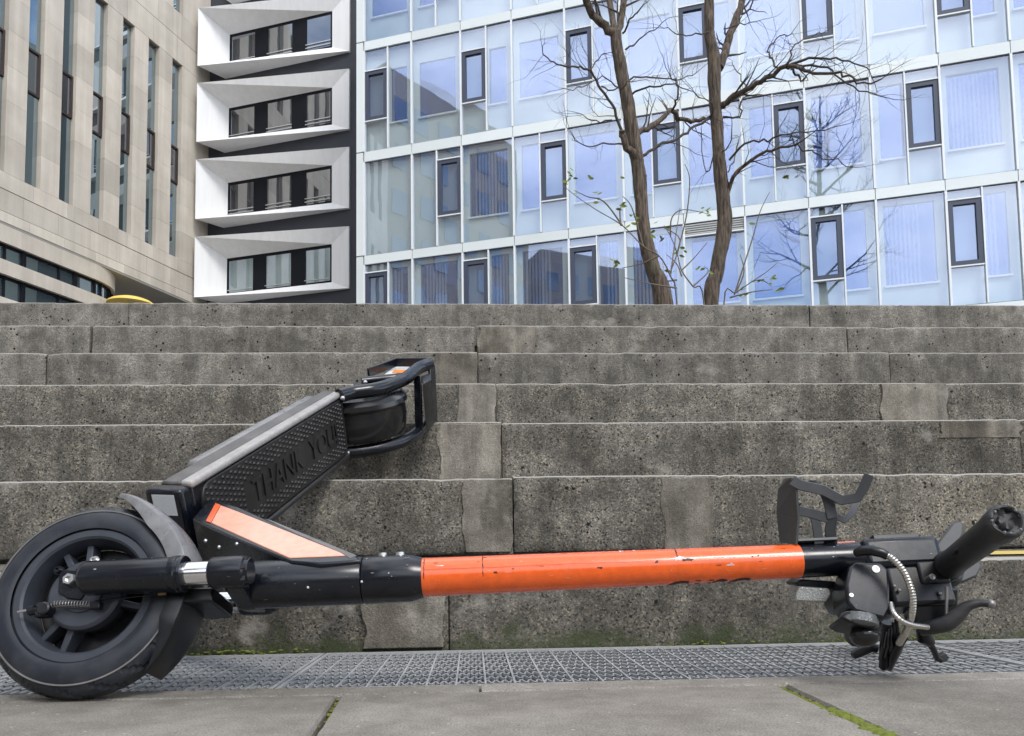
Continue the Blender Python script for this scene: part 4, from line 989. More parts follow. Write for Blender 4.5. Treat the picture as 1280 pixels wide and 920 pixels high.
rimp = [(0.024, 0.0915), (0.0255, 0.089), (0.0255, 0.081), (0.023, 0.078), (0.012, 0.074), (0.0, 0.072), (-0.012, 0.074), (-0.0255, 0.081), (-0.0255, 0.089), (-0.024, 0.0915)]
rim = MB().lathe(wheel_c, n_ax, rimp, 72, ref=s_ax, close=True).build('rim', M['rim_paint'], tyre, smooth=25)
rbm = MB().lathe(wheel_c, n_ax, [(TW*0.80, RW-0.0125), (TW*0.86, RW-0.0128), (TW*0.86, RW-0.0148), (TW*0.80, RW-0.0150)], 180, ref=s_ax, close=True)
rbm.build('shoulder_rib', M['worn_edge'], tyre, smooth=30)
ck = MB()
for i in range(120):
    an = 2*math.pi*i/120; d = s_ax*math.cos(an)+m_ax*math.sin(an)
    ck.box(wheel_c+n_ax*(TW*0.83)+d*(RW-0.0145), (0.0012, 0.0008, 0.0022), ((d.cross(n_ax)), n_ax, d))
MB_hub = MB().lathe(wheel_c, n_ax, [(-0.024, 0.0), (-0.024, 0.036), (-0.014, 0.042), (0.004, 0.044), (0.008, 0.0475), (0.022, 0.0475), (0.025, 0.045), (0.026, 0.043), (0.0262, 0.026), (0.0285, 0.0255), (0.0285, 0.0)], 56, ref=s_ax)
MB().lathe(wheel_c, n_ax, [(-0.012, 0.040), (-0.012, 0.0735), (-0.016, 0.0735), (-0.016, 0.040)], 56, close=True).build('wheel_shade_disc', M['gloss_black'], tyre)  # black disc added for the shaded depth behind the spokes
hub = MB_hub.build('brake_drum', M['rim_paint'], tyre, smooth=25)
for an in (112, 240, 0):                     # paired spokes
    for da in (-13, 13):
        a_ = R(an+da); d = s_ax*math.cos(a_)+m_ax*math.sin(a_); t_ = n_ax.cross(d)
        MB().add([wheel_c+d*r_+n_ax*z_+t_*q for r_, hz, hq in ((0.042, 0.015, 0.0048), (0.076, 0.010, 0.0042)) for z_, q in ((-hz, -hq), (hz, -hq), (hz, hq), (-hz, hq))],
                 [(0, 1, 2, 3), (4, 7, 6, 5), (0, 4, 5, 1), (1, 5, 6, 2), (2, 6, 7, 3), (3, 7, 4, 0)]).build('spoke', M['rim_paint'], tyre, bevel=0.0015)
def hubp(px, py, off):                        # image point on the drum face plane
    return on(px, py, wheel_c+n_ax*off, n_ax)
for (x, y, r_, mt) in ((73, 713, 0.0042, 'black_paint'), (118, 701, 0.0045, 'bolt_steel')):
    p = hubp(x, y, 0.030); bo = MB().lathe(p, n_ax, [(-0.004, r_*1.5), (0.0, r_*1.5), (0.0, r_), (0.004, r_), (0.004, r_*0.55), (0.002, r_*0.55), (0.002, 0.0)], 16).build('drum_bolt', M[mt], hub, smooth=30)
axn = MB().lathe(hubp(88, 725, 0.036), n_ax, [(-0.012, 0.0085), (0.004, 0.0085), (0.006, 0.0075), (0.006, 0.0040), (0.003, 0.0040), (0.003, 0.0)], 6).build('axle_nut', M['bolt_steel'], hub)
MB().tube([hubp(125, 703, 0.0265)] + [wheel_c+n_ax*0.0265+(s_ax*math.cos(R(a_))+m_ax*math.sin(R(a_)))*0.036 for a_ in range(70, 135, 8)], 0.0012, 6).build('drum_rib', M['black_plastic'], hub)
MB().prism([hubp(x, y, 0.031) for x, y in ((74, 712), (102, 712), (106, 742), (100, 750), (84, 748), (72, 740))], -n_ax*0.008).build('axle_plate', M['black_paint'], hub, bevel=0.0015)
# brake arm, spring and cable below the leg
MB().lathe(hubp(55, 761, 0.038), n_ax, [(-0.014, 0.0), (-0.014, 0.0085), (0.003, 0.0085), (0.0045, 0.0065), (0.0045, 0.0)], 18).build('cable_anchor', M['black_plastic'], hub, smooth=30)
MB().box(hubp(55, 763, 0.030), (0.009, 0.006, 0.0095), SX).build('brake_arm', M['black_plastic'], hub, bevel=0.002)
MB().tube([hubp(22, 765, 0.036), hubp(44, 761, 0.036)], [0.0016, 0.0018], 8).build('adjuster_rod', M['bolt_steel'], hub)
MB().tube([hubp(36, 764, 0.036), hubp(44, 762, 0.036)], 0.0062, 8).build('adjuster_nut', M['black_paint'], hub)
sp_ = [hubp(66, 755, 0.036), hubp(116, 756, 0.036)]; dirs = (sp_[1]-sp_[0]); Ls = dirs.length; dirs.normalize(); e1 = n_ax; e2 = dirs.cross(n_ax)
MB().tube([sp_[0]+dirs*(Ls*i/140)+(e1*math.cos(i*0.62)+e2*math.sin(i*0.62))*0.0042 for i in range(141)], 0.0008, 5).build('brake_spring', M['dull_steel'], hub)
MB().tube([hubp(64, 757, 0.036), hubp(132, 750, 0.036), hubp(200, 742, 0.032), at(262, 742, 1.03)], 0.0012, 6).build('brake_cable', M['black_plastic'], hub)
MB().box(hubp(121, 757, 0.036), (0.006, 0.005, 0.005), SX).build('cable_stop', M['black_paint'], hub, bevel=0.001)
MB().tube([hubp(198, 742, 0.032), hubp(208, 741, 0.031)], 0.0028, 8).build('cable_ferrule', M['sticker_orange_dull'], hub)

# front fender over the wheel
fp = []
for i in range(13):
    t = math.pi*i/12; fp.append((0.038*math.cos(t), RW+0.002+0.0095*math.sin(t)**0.7))
inner = [(x*0.94, r_-0.003) for x, r_ in reversed(fp)]
ex_ = [(0.038, RW-0.016)]; side = [(-0.038, RW-0.016)]
full_prof = [(0.037, RW-0.016)] + fp + [(-0.038, RW-0.016), (-0.0352, RW-0.016)] + inner + [(0.0345, RW-0.016)]
fen = MB().lathe(wheel_c, n_ax, full_prof, 46, a0=R(-48), a1=R(82), ref=s_ax, close=True); fen.f = fen.f[:-2]
mprof = len(full_prof)
for i in range(47):                            # pointed lower tip and rounded upper tip
    f_ = i/46
    for k in range(mprof):
        idx = i*mprof+k; x, r0 = full_prof[k]
        c_ = wheel_c+n_ax*x; d = (fen.v[idx]-c_).normalized()
        if f_ > 0.84: fen.v[idx] -= n_ax*(x*0.5*((f_-0.84)/0.16)**2)
        if f_ > 0.75: fen.v[idx] += d*(0.009*((f_-0.75)/0.25)**1.5 + max(0.0, RW+0.006-r0)*0.8*((f_-0.75)/0.25))
        if f_ < 0.22:
            t_ = (0.22-f_)/0.22; fen.v[idx] += d*(max(0.0, RW+0.012-r0)*0.95*t_) ; fen.v[idx] -= n_ax*(x*0.35*t_)
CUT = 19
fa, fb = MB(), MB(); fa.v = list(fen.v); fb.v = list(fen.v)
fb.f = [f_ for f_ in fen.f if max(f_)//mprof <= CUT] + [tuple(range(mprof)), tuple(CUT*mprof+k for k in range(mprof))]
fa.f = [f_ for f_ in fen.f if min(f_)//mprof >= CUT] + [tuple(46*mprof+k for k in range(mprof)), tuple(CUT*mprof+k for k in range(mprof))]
def prune(m):
    used = sorted({i for f_ in m.f for i in f_}); mp_ = {a: b_ for b_, a in enumerate(used)}; m.v = [m.v[i] for i in used]; m.f = [tuple(mp_[i] for i in f_) for f_ in m.f]; return m
fe = prune(fa).build('front_fender', M['fender_plastic'], sco, smooth=40)
prune(fb).build('shaded_fender_end', M['black_plastic'], fe, smooth=40)  # lower fender end made black, pale above: light and shade in colour

# deck
PD = on(243, 602, V((0, 1.21, 0)), V((0, 1, 0))); PE = on(429, 490, V((0, 1.765, 0)), V((0, 1, 0)))
l_ax = (PE-PD).normalized(); DL = (PE-PD).length; DW = 0.156
N_ax = (s_ax - l_ax*s_ax.dot(l_ax)).normalized(); w_ax = N_ax.cross(l_ax).normalized()
if w_ax.z < 0: w_ax = -w_ax
DX = (l_ax, N_ax, w_ax)
def dk(a, b=0.0, c=0.0): return PD + l_ax*a + N_ax*b - w_ax*c
def dpx(x, y, c): return on(x, y, dk(0, 0, c), w_ax)          # image point on a plane parallel to the scooter's side
def dbox(m, a0, a1, b0, b1, c0, c1): return m.box(dk((a0+a1)/2, (b0+b1)/2, (c0+c1)/2), (abs(a1-a0)/2, abs(b1-b0)/2, abs(c1-c0)/2), DX)
m = MB(); dbox(m, -0.006, DL+0.004, -0.058, -0.004, 0.006, DW-0.006)
deck = m.build('deck', M['black_paint'], sco, bevel=0.004)
for c0, mt in ((-0.004, 'deck_side'), (DW-0.009, 'deck_rubber')):  # upper rail pale, lower rail dark: underside shade put into the colour
    m = MB(); dbox(m, -0.010, DL+0.012, -0.020, 0.002, c0, c0+0.013); m.build('side_rail', M[mt], deck, bevel=0.005, bseg=3)
    m = MB(); dbox(m, -0.006, DL+0.006, -0.056, -0.021, c0+0.003, c0+0.012); m.build('deck_flank', M['deck_flank'], deck, bevel=0.004)
m = MB(); dbox(m, 0.10, DL-0.03, -0.082, -0.050, 0.0, DW-0.0); m.build('battery_case', M['fender_plastic'], deck, bevel=0.012, bseg=3)
# tread mat with rounded ends
mat_pts = []
ml, mw = DL-0.008, DW-0.024
for (ca, cc, q0) in ((0.012+0.03, 0.012+0.03, 180), (ml-0.02, 0.012+0.02, 270), (ml-0.02, DW-0.012-0.02, 0), (0.012+0.03, DW-0.012-0.03, 90)):
    rr_ = 0.03 if ca < 0.1 else 0.02
    for q in range(0, 91, 15): a_ = R(q0+q); mat_pts.append(dk(ca+rr_*math.cos(a_), 0.0, cc+rr_*math.sin(a_)))
tm = MB().prism(mat_pts, -N_ax*0.006).build('tread_mat', M['deck_rubber'], deck, bevel=0.0015)
st_ = MB(); rs_ = random.Random(4)
TXA, TXC = DL*0.60, DW*0.52
def textzone(a, c):
    if 0.135 < a < DL-0.06 and abs(c-TXC) < 0.030: return True
    return False
a = 0.028; ii = 0
while a < DL-0.02:
    c = 0.020+(0.0052 if ii % 2 else 0)
    while c < DW-0.018:
        if not textzone(a, c) and not (a < 0.12 and 0.075 < c < DW-0.02):
            p = dk(a, 0, c); e = rs_.uniform(0.9, 1.1)
            top = [p+N_ax*0.0026+l_ax*(0.0044*math.cos(t)*e*0.7)+w_ax*(0.0034*math.sin(t)*0.7) for t in [i*math.pi/3 for i in range(6)]]
            bot = [p-N_ax*0.0005+l_ax*(0.0050*math.cos(t)*e)+w_ax*(0.0040*math.sin(t)) for t in [i*math.pi/3 for i in range(6)]]
            st_.add(top+bot, [(0, 1, 2, 3, 4, 5)]+[(q, 6+q, 6+(q+1) % 6, (q+1) % 6) for q in range(6)])
        c += 0.0104
    a += 0.0132; ii += 1
tag(st_.build('tread_studs', M['deck_rubber'], deck, fix=False), kind='stuff')
text_mesh('THANK  YOU!', 0.064, 0.0016, lambda c: dk(TXA+c.x*0.97-0.012, 0.0014+c.z, TXC-c.y*1.0), 'raised_lettering', M['deck_rubber'], deck)
m = MB(); hp = []
for i in range(20):
    t = 2*math.pi*i/20; hp.append(dk(TXA+0.012+0.0, 0.0034, TXC)+l_ax*(0.017*math.cos(t)*(1+0.15*math.sin(2*t)))+w_ax*(0.017*math.sin(t)))
# nose of the deck with its paper label
m = MB(); dbox(m, -0.036, -0.008, -0.066, -0.002, 0.002, DW-0.004); nose = m.build('deck_nose', M['black_paint'], deck, bevel=0.006)
m = MB(); m.box(dk(-0.0366, -0.034, 0.027), (0.0004, 0.019, 0.017), DX); m.build('paper_label', M['paper_white'], nose)
# neck between the head tube and the deck
cs = DW/2-0.040; cw = 0.080
outl = [((240, 648), .08), ((262, 622), .08), ((300, 634), .08), ((336, 650), .07), ((400, 677), .055), ((446, 695), .045), ((452, 700), .03), ((400, 704), .024), ((363, 701.5), .024), ((330, 688), .046), ((300, 676), .068), ((256, 656), .08)]
nkm = MB(); nn_ = len(outl); tp_ = [dpx(x, y, cs) for (x, y), _ in outl]; bt_ = [p-w_ax*d_ for p, (_, d_) in zip(tp_, outl)]
nkm.add(tp_+bt_, [tuple(range(nn_)), tuple(nn_+i for i in reversed(range(nn_)))]+[(i, nn_+i, nn_+(i+1) % nn_, (i+1) % nn_) for i in range(nn_)])
nk = nkm.build('neck', M['black_paint'], sco, bevel=0.003)
inl = [(264, 654), (276, 632), (300, 641), (370, 669), (426, 691.5), (432, 695), (362, 698), (330, 684)]
MB().prism([dpx(x, y, cs)+w_ax*0.0012 for x, y in inl], -w_ax*0.004).build('neck_panel', M['neck_sheen'], nk, bevel=0.001)
MB().prism([dpx(x, y, cs)+w_ax*0.0012 for x, y in ((257.5, 652), (269.5, 629.5), (275.7, 631.8), (263.7, 654))], -w_ax*0.004).build('neck_panel_end', M['neck_orange'], nk)  # deck end kept orange, so the painted sheen fades out here
MB().prism([dpx(x, y, cs)+w_ax*0.0008 for x, y in ((330, 648), (340, 651), (446, 694.5), (437, 698), (428, 692.5), (372, 668.5))], -w_ax*0.004).build('neck_edge', M['worn_edge'], nk, bevel=0.001)
for x, y in ((257, 676), (274, 684), (296, 680)):
    p = on(x, y, dpx(300, 680, cs), -l_ax); MB().ball(p, 0.0028, 8, 6).build('rivet', M['bolt_steel'], nk)
# rear: guard frame, fender, wheel, plate
cA, cC = 0.004, DW-0.006
def tubep(pts, c, r_, name, mat='black_paint', par=sco):
    P_, Q_ = smooth_path([dpx(x, y, c) for x, y in pts], [r_]*len(pts), 6); return MB().tube(P_, Q_, 14).build(name, M[mat], par, smooth=40)
gu = tubep([(424, 495), (440, 491), (468, 487), (488, 481), (507, 473), (522, 461), (536, 455)], cA, 0.0165, 'guard_tube')
tubep([(432, 566), (452, 564), (480, 559), (503, 552), (519, 543), (530, 532), (539, 523)], cC, 0.0155, 'guard_tube')
tubep([(452, 477), (470, 475), (490, 473), (506, 471)], cA, 0.0115, 'guard_tube')
q0, q1 = dpx(538, 455, cA), dpx(541, 529, cC)
def strap(p, q, wd, th, ax1, name, mat='black_paint'):
    d = (q-p); L = d.length; d.normalize(); a1 = (ax1-d*ax1.dot(d)).normalized(); a2 = d.cross(a1)
    return MB().box((p+q)/2, (L/2, wd, th), (d, a1, a2)).build(name, M[mat], sco, bevel=0.002)
strap(q0+l_ax*0.01, q1+l_ax*0.012, 0.022, 0.004, l_ax, 'guard_end_plate')
strap(dpx(522, 470, cA+0.01), dpx(524, 541, cC), 0.010, 0.004, N_ax, 'guard_strut')
p1, p2, p3 = dpx(460, 466, cA), dpx(495, 453, cA), dpx(538, 452.5, cA)
strap(p1, p2, 0.012, 0.003, w_ax, 'guard_rail'); strap(p2, p3, 0.012, 0.003, w_ax, 'guard_rail')
pl_ = MB().prism([dpx(x, y, 0.02) for x, y in ((478, 470), (494, 458), (524, 459), (512, 470))], -w_ax*0.003).build('number_plate', M['paper_white'], sco)
MB().prism([dpx(x, y, 0.0185) for x, y in ((490, 465.5), (493, 462), (513, 462), (508, 466))], -w_ax*0.001).build('plate_print', M['sticker_orange'], pl_)
tl_ = MB().prism([dpx(x, y, 0.018) for x, y in ((527, 470), (537, 466), (539, 474), (529, 480))], -w_ax*0.118).build('tail_light_box', M['black_plastic'], sco, bevel=0.002)
rc = dk(DL+0.112, -0.020, DW/2)
fpr = [(x*1.04, r_*1.10) for x, r_ in [(-0.050, 0.075), (-0.050, 0.098), (-0.046, 0.106), (-0.030, 0.112), (0.0, 0.114), (0.022, 0.112), (0.030, 0.118), (0.040, 0.116), (0.050, 0.104), (0.050, 0.075), (0.047, 0.075), (0.047, 0.100), (0.028, 0.108), (-0.03, 0.108), (-0.047, 0.10), (-0.047, 0.075)]]
MB().lathe(rc, w_ax, fpr, 40, a0=R(-88), a1=R(112), ref=N_ax, close=True).build('rear_fender', M['gloss_black'], sco, smooth=35)
rw_ = MB().lathe(rc, w_ax, [(-0.024, 0.062), (-0.03, 0.075), (-0.026, 0.094), (-0.012, 0.102), (0.012, 0.102), (0.026, 0.094), (0.03, 0.075), (0.024, 0.062)], 60, close=True).build('rear_wheel', M['rubber'], sco, smooth=40)
MB().lathe(rc, w_ax, [(-0.03, 0.0), (-0.03, 0.045), (-0.022, 0.063), (0.022, 0.063), (0.03, 0.045), (0.03, 0.0)], 40).build('hub_motor', M['black_paint'], rw_, smooth=30)
for x, y, c in ((424.5, 500, cA), (431, 568, cC), (453, 480, cA)): MB().ball(dpx(x, y, c)+N_ax*0.008+w_ax*0.004, 0.0055, 10, 6).build('guard_bolt', M['bolt_steel'], sco)

# handlebar
hA, hB = at(1176, 714, YS), at(1260, 650, 0.862)
h_ax = (hB-hA).normalized(); HL = (hB-hA).length
def hb(t, a=0.0, b=0.0): return hA + h_ax*t + he1*a + he2*b
he1 = (V((0, 0, 1))-h_ax*h_ax.z).normalized(); he2 = h_ax.cross(he1)
MB().tube([hb(-0.385), hb(HL*0.8)], 0.0112, 18).build('handlebar', M['black_paint'], sco, smooth=40)
gl = HL
g1 = MB().lathe(hA, h_ax, [(0.022, 0.0), (0.022, 0.0178), (0.030, 0.0192), (0.036, 0.0178), (0.05, 0.0172), (gl*0.45, 0.0176), (gl-0.032, 0.0188), (gl-0.030, 0.0196), (gl-0.022, 0.0205), (gl-0.006, 0.0207), (gl-0.002, 0.0198), (gl, 0.0182), (gl+0.0005, 0.0160), (gl-0.0004, 0.0150), (gl-0.0045, 0.0145), (gl-0.006, 0.0105), (gl-0.003, 0.0085), (gl-0.003, 0.0)], 48)
for i, v in enumerate(g1.v):
    t = (v-hA).dot(h_ax)
    if t > gl-0.012:
        r_ = (v-hA-h_ax*t).length
        if r_ > 0.006: g1.v[i] = v - h_ax*max(0, nz3(v, 130, 3))*0.007*(1 if r_ < 0.0175 else 0.35) + V((nz3(v, 150, 1), nz3(v, 150, 5), nz3(v, 150, 8)))*0.0016
grip = g1.build('grip', M['grip_rubber'], sco, smooth=45)
for k in range(16):
    an = R(22.5*k); d = he1*math.cos(an)+he2*math.sin(an)
    c = hb(gl-0.001-abs(nz3((k, 0, 0), 3.3))*0.003)+d*(0.0158+nz3((k, 1, 0), 2.7)*0.0016)
    if k % 3: MB().ball(c, 0.0019, 6, 5, None, (1, 1, 1)).build('torn_rubber', M['raw_rubber'], grip)
MB().ball(hb(gl*0.48)+(he1*0.2-he2).normalized()*0.0166*(1 if he2.x < 0 else -1)*-1, 0.0075, 10, 8, (h_ax, he1, he2), (1.4, .6, .35)).build('worn_spot', M['black_plastic'], grip)
MB().lathe(hb(-0.365), h_ax, [(-0.012, 0.0), (-0.012, 0.016), (-0.006, 0.0195), (0.02, 0.0185), (0.11, 0.0172), (0.115, 0.019), (0.12, 0.0)], 32).build('grip', M['grip_rubber'], sco, smooth=45)
MB().lathe(hA, h_ax, [(-0.02, 0.0), (-0.02, 0.019), (-0.012, 0.0245), (-0.002, 0.0262), (0.004, 0.0268), (0.008, 0.0255), (0.010, 0.021), (0.022, 0.020), (0.022, 0.0)], 40).build('throttle_collar', M['black_plastic'], sco, smooth=35)
# throttle plate behind the collar
pp_ = []
for x, y in ((1166, 704), (1165, 690), (1172, 678), (1186, 660), (1192, 652), (1202, 651), (1205, 656), (1204, 668), (1200, 676), (1228, 706), (1222, 720), (1204, 728), (1180, 728)): pp_.append(on(x, y, hA+h_ax*0.004, h_ax))
MB().prism(pp_, -h_ax*0.008).build('throttle_plate', M['throttle_grey'], sco, bevel=0.0025)
# head block on top of the stem
hd = MB(); hd.box(st(1120, 0.0, 0.0005), (0.0515, 0.024, 0.0212), SX); head = hd.build('head_block', M['black_paint'], sco, bevel=0.008, bseg=3)
MB().box(st(1120, 0.0, 0.0245), (0.031, 0.015, 0.0035), SX).build('display_plate', M['black_plastic'], head, bevel=0.001)
MB().box(st(1132, -0.004, -0.045), (0.042, 0.024, 0.028), SX).build('handlebar_clamp', M['black_plastic'], head, bevel=0.006)
MB().box(st(1150, 0.004, -0.03), (0.02, 0.02, 0.016), SX).build('handlebar_clamp', M['black_plastic'], head, bevel=0.004)
MB().box(st(1060, 0, 0.0225), (0.012, 0.006, 0.0006), SX).build('orange_strip', M['orange_paint'], head)
# side unit with headlight
YU = 0.985
cor = [(1062, 708), (1070, 702), (1101, 703), (1111, 711), (1113, 733), (1113, 762), (1107, 774), (1086, 769), (1068, 764), (1059, 752), (1057, 730)]
def rounded(pts, n=3):
    out = []; k = len(pts)
    for i in range(k):
        p0, p1, p2 = V((*pts[i-1], 0)), V((*pts[i], 0)), V((*pts[(i+1) % k], 0))
        for t in [j/n for j in range(n)]:
            a_ = p1.lerp(p0, 0.35*(1-t)) if t < 0.5 else p1.lerp(p2, 0.35*t); out.append((a_.x, a_.y))
    return out
UA = n_ax; UPl = at(1085, 738, YU)
def upx(x, y, off=0.0): return on(x, y, UPl+UA*off, UA)
side_u = MB().prism([upx(x, y) for x, y in cor], -UA*0.050).build('light_unit', M['black_paint'], sco, bevel=0.004, bseg=3)
for x, y, r_ in ((1094.5, 711.5, 0.0052), (1064, 744, 0.0028)):
    MB().lathe(upx(x, y, 0.0002), UA, [(0, r_), (0.0012, r_*0.95), (0.0012, r_*0.45), (0.0002, r_*0.4), (0.0002, 0.0)], 18).build('screw', M['screw_white'], side_u, smooth=30)
MB().prism([upx(x, y, -0.004) for x, y in ((1052, 772), (1060, 764), (1090, 770), (1098, 777), (1096, 785), (1084, 783), (1062, 778))], -UA*0.05).build('lamp_hood', M['black_plastic'], side_u, bevel=0.003)
lc = upx(1074, 778, -0.020); dn = (V((-0.22, -0.30, -0.93))).normalized()
MB().lathe(lc, dn, [(-0.008, 0.023), (0.003, 0.0235), (0.006, 0.020), (0.008, 0.012), (0.0085, 0.0)], 32).build('headlight_lens', M['lens_plastic'], side_u, smooth=40)
MB().ball(upx(1081, 795, -0.030), 0.0185, 20, 12, SX, (1, 1, 0.75)).build('bell', M['gloss_black'], sco, smooth=60)
# clear reflector in front of the head
MB().prism([at(x, y, 1.045) for x, y in ((994, 729), (1002, 724), (1048, 727), (1058, 732), (1058, 740), (1040, 737), (998, 733))], V((0, 0.04, 0))).build('reflector_bracket', M['black_plastic'], sco, bevel=0.002)
rfl = MB().prism([at(x, y, 1.040) for x, y in ((999, 733), (1037, 736), (1039, 743), (1033, 753), (994, 751), (995, 744))], V((0, 0.03, 0.004))).build('reflector', M['reflector_clear'], sco, bevel=0.002)
MB().prism([at(x, y, 1.05) for x, y in ((1044, 735), (1060, 735), (1062, 770), (1052, 772), (1044, 760))], V((0, 0.04, 0))).build('reflector_mount', M['black_plastic'], sco, bevel=0.003)
# armoured cables
def conduit(pts, r_, name='cable_conduit'):
    P_, _ = smooth_path(pts, [r_]*len(pts), 8); tot = [0.0]
    for p, q in zip(P_[:-1], P_[1:]): tot.append(tot[-1]+(q-p).length)
    n = int(tot[-1]/0.00125); Q, Rr = [], []
    k = 0
    for i in range(n+1):
        d = tot[-1]*i/n
        while k < len(tot)-2 and tot[k+1] < d: k += 1
        f_ = (d-tot[k])/max(1e-9, tot[k+1]-tot[k]); Q.append(P_[k].lerp(P_[k+1], f_)); Rr.append(r_*(1.0 if (i % 3) else 0.80))
    return MB().tube(Q, Rr, 10).build(name, M['steel_conduit'], sco, smooth=60)
MB().tube([at(1071, 691, 0.996), at(1078, 688.5, 0.985), at(1090, 688, 0.978), at(1103, 691.5, 0.972), at(1109, 695, 0.972)], [0.0055, 0.0068, 0.0068, 0.0062, 0.0055], 14).build('cable_boot', M['black_plastic'], sco, smooth=50)
conduit([at(1104, 692, 0.972), at(1116, 699, 0.968), at(1128, 712, 0.962), at(1136, 728, 0.958), at(1141, 748, 0.96), at(1139.5, 770, 0.97), at(1132, 790, 0.99), at(1124, 804, 1.02)], 0.0044)
conduit([at(1113, 754, 0.985), at(1117, 766, 0.97), at(1127, 776, 0.965), at(1140, 781, 0.97), at(1160, 784, 0.99)], 0.0037)
# brake lever assembly
P_, Q_ = smooth_path([at(1150, 787, 1.01), at(1165, 784, 1.0), at(1184, 779, 0.99), at(1197, 769, 0.985), at(1209, 758, 0.98), at(1224, 754, 0.975), at(1238, 755, 0.97)], [0.008, 0.0095, 0.0105, 0.0095, 0.007, 0.0050, 0.0046], 6)
lev = MB().tube(P_, Q_, 14).build('brake_lever', M['grip_rubber'], sco, smooth=50)
MB().ball(at(1238.5, 755, 0.97), 0.0058, 10, 8).build('lever_tip', M['dull_steel'], lev, smooth=50)
MB().prism([at(x, y, 1.005) for x, y in ((1150, 735), (1200, 735), (1198, 758), (1190, 778), (1158, 786), (1146, 780), (1138, 758))], V((0, 0.03, 0))).build('lever_perch', M['black_plastic'], sco, bevel=0.003)
MB().tube([at(1183, 733, 0.992), at(1183, 775, 0.99)], 0.0021, 8).build('lever_wire', M['dull_steel'], sco)
MB().lathe(at(1164, 722, 1.0), n_ax, [(0, 0.0), (0.002, 0.0), (0.002, 0.0028), (0.004, 0.0028), (0.004, 0.0042), (-0.006, 0.0042)], 12).build('clamp_bolt', M['bolt_steel'], sco)
for x, y in ((1118, 733), (1124, 738), (1175, 742)): MB().ball(at(x, y, 1.0), 0.0026, 8, 6).build('clamp_screw', M['dull_steel'], sco)
# far lever and the lower switch gear touching the grating
MB().tube([at(1154, 786, 1.07), at(1156, 798, 1.07), at(1164, 804, 1.075)], [0.0095, 0.0105, 0.006], 12).build('far_lever_pivot', M['black_plastic'], sco, smooth=50)
fl = [at(1160, 801, 1.075), at(1167, 812, 1.08), at(1171, 822, 1.085), at(1177, 826, 1.085)]
MB().tube(fl, [0.0048, 0.0042, 0.0042, 0.004], 8).build('far_lever', M['black_plastic'], sco, smooth=50)
MB().prism([at(x, y, 1.083) for x, y in ((1173, 821), (1182, 816), (1187, 822), (1184, 827), (1174, 828))], V((0, 0.012, 0))).build('far_lever_pad', M['grip_rubber'], sco, bevel=0.001)
MB().tube([at(1066, 820, 1.10), at(1072, 816, 1.10), at(1088, 809, 1.10), at(1096, 811, 1.10)], [0.0050, 0.0072, 0.0072, 0.006], 10).build('switch_lever', M['grip_rubber'], sco, smooth=50)
MB().tube([at(1110, 778, 1.06), at(1109, 800, 1.07), at(1104, 834, 1.10)], [0.008, 0.0095, 0.006], 12).build('cable_bundle', M['black_plastic'], sco, smooth=50)
MB().tube([at(1127, 797, 1.04), at(1120, 812, 1.06), at(1112, 836, 1.10)], [0.0075, 0.0075, 0.004], 12).build('cable_bundle', M['black_plastic'], sco, smooth=50)
for i in range(5): MB().tube([at(1108+3*i, 790-4*i, 1.055), at(1104+5*i, 808, 1.05), at(1100+6*i, 824-2*i, 1.085)], 0.0026, 7).build('cable', M['black_plastic'], sco, smooth=50)
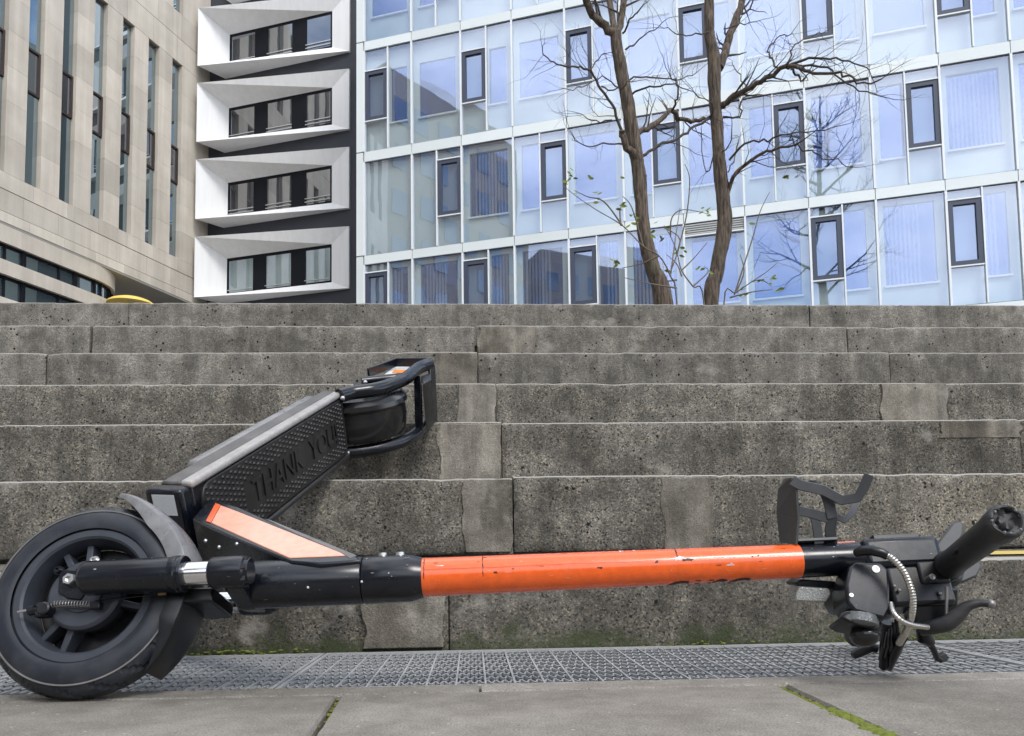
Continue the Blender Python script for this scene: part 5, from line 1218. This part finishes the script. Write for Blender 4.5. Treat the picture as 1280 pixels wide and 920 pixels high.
# phone bracket: bent sheet metal on the stem
YB = 1.03
def sheet(poly, name, th=0.003, Y=YB, dv=None, par=None): return MB().prism([at(x, y, Y) for x, y in poly], dv or V((0, th, 0))).build(name, M['bracket_metal'], par or sco, bevel=0.0008)
BI = [0]
def bar(pts, wpx, Y0=YB, Y1=None, name='bracket_arm', par=None):
    BI[0] += 1; Y1 = Y0 if Y1 is None else Y1; Y0 += BI[0]*0.0007; Y1 += BI[0]*0.0007
    Y1 = Y0 if Y1 is None else Y1; n = len(pts); Lp = []; Rp = []
    for i, (x, y) in enumerate(pts):
        a_ = V((*pts[max(i-1, 0)], 0)); b_ = V((*pts[min(i+1, n-1)], 0)); d = (b_-a_).normalized(); nx_, ny_ = -d.y, d.x; Y = Y0+(Y1-Y0)*i/(n-1)
        Lp.append(at(x+nx_*wpx/2, y+ny_*wpx/2, Y)); Rp.append(at(x-nx_*wpx/2, y-ny_*wpx/2, Y))
    m = MB(); th = V((0.0006, 0.0032, 0.0))
    m.v = Lp+Rp+[p+th for p in Lp]+[p+th for p in Rp]
    for i in range(n-1):
        m.f += [(i, i+1, n+i+1, n+i), (2*n+i, 3*n+i, 3*n+i+1, 2*n+i+1), (i, 2*n+i, 2*n+i+1, i+1), (n+i, n+i+1, 3*n+i+1, 3*n+i)]
    m.f += [(0, n, 3*n, 2*n), (n-1, 3*n-1, 4*n-1, 2*n-1)]
    return m.build(name, M['bracket_metal'], par or sco, bevel=0.0008)
ps = [at(990, 597, YB), at(997, 606, YB), at(1000, 650, YB), at(997, 681, YB)]
back = [at(983, 598, YB+0.06), at(975, 612, YB+0.085), at(973, 640, YB+0.09), at(977, 678, YB+0.07)]
sp0 = MB(); sp0.v = [V(p) for p in ps+back]; sp0.f = [(0, 1, 5, 4), (1, 2, 6, 5), (2, 3, 7, 6)]
so_ = sp0.build('bracket_side', M['bracket_metal'], sco); so_.modifiers.new('solid', 'SOLIDIFY').thickness = 0.003
bar([(990, 600), (1000, 606), (1030, 613), (1052, 625), (1072, 622), (1080, 610), (1087, 593)], 13, YB, YB-0.02)
bar([(1012, 603), (1020, 602), (1030, 613)], 5, YB+0.03, YB)
bar([(1031, 612), (1037, 630), (1041, 648)], 14)
bar([(1041, 646), (1038, 662), (1040, 680)], 14, YB, YB+0.01)
bar([(998, 638), (1016, 642), (1036, 648)], 12); bar([(1018, 642), (1022, 660), (1024, 680)], 12)
bar([(1043, 645), (1056, 650), (1066, 640), (1070, 628)], 9, YB+0.005, YB+0.02)
MB().box(st(1021, 0.0, 0.0245), (0.027, 0.017, 0.0022), SX).build('bracket_base', M['bracket_metal'], sco, bevel=0.0008)

# yellow paint line on the first tread at the right
a0, a1 = step_a(1225, 690, 0.1), step_a(1225, 690, 0.1)+2.5
tag(MB().add([sp(a0, 0.07, ZT[1]+0.0075), sp(a1, 0.07, ZT[1]+0.0075), sp(a1, 0.20, ZT[1]+0.0135), sp(a0, 0.20, ZT[1]+0.0135)], [(0, 1, 2, 3)]).build('yellow_line', M['yellow_paint'], steps), None)
for o in bpy.data.objects:
    if '_o' in o.keys(): del o['_o']
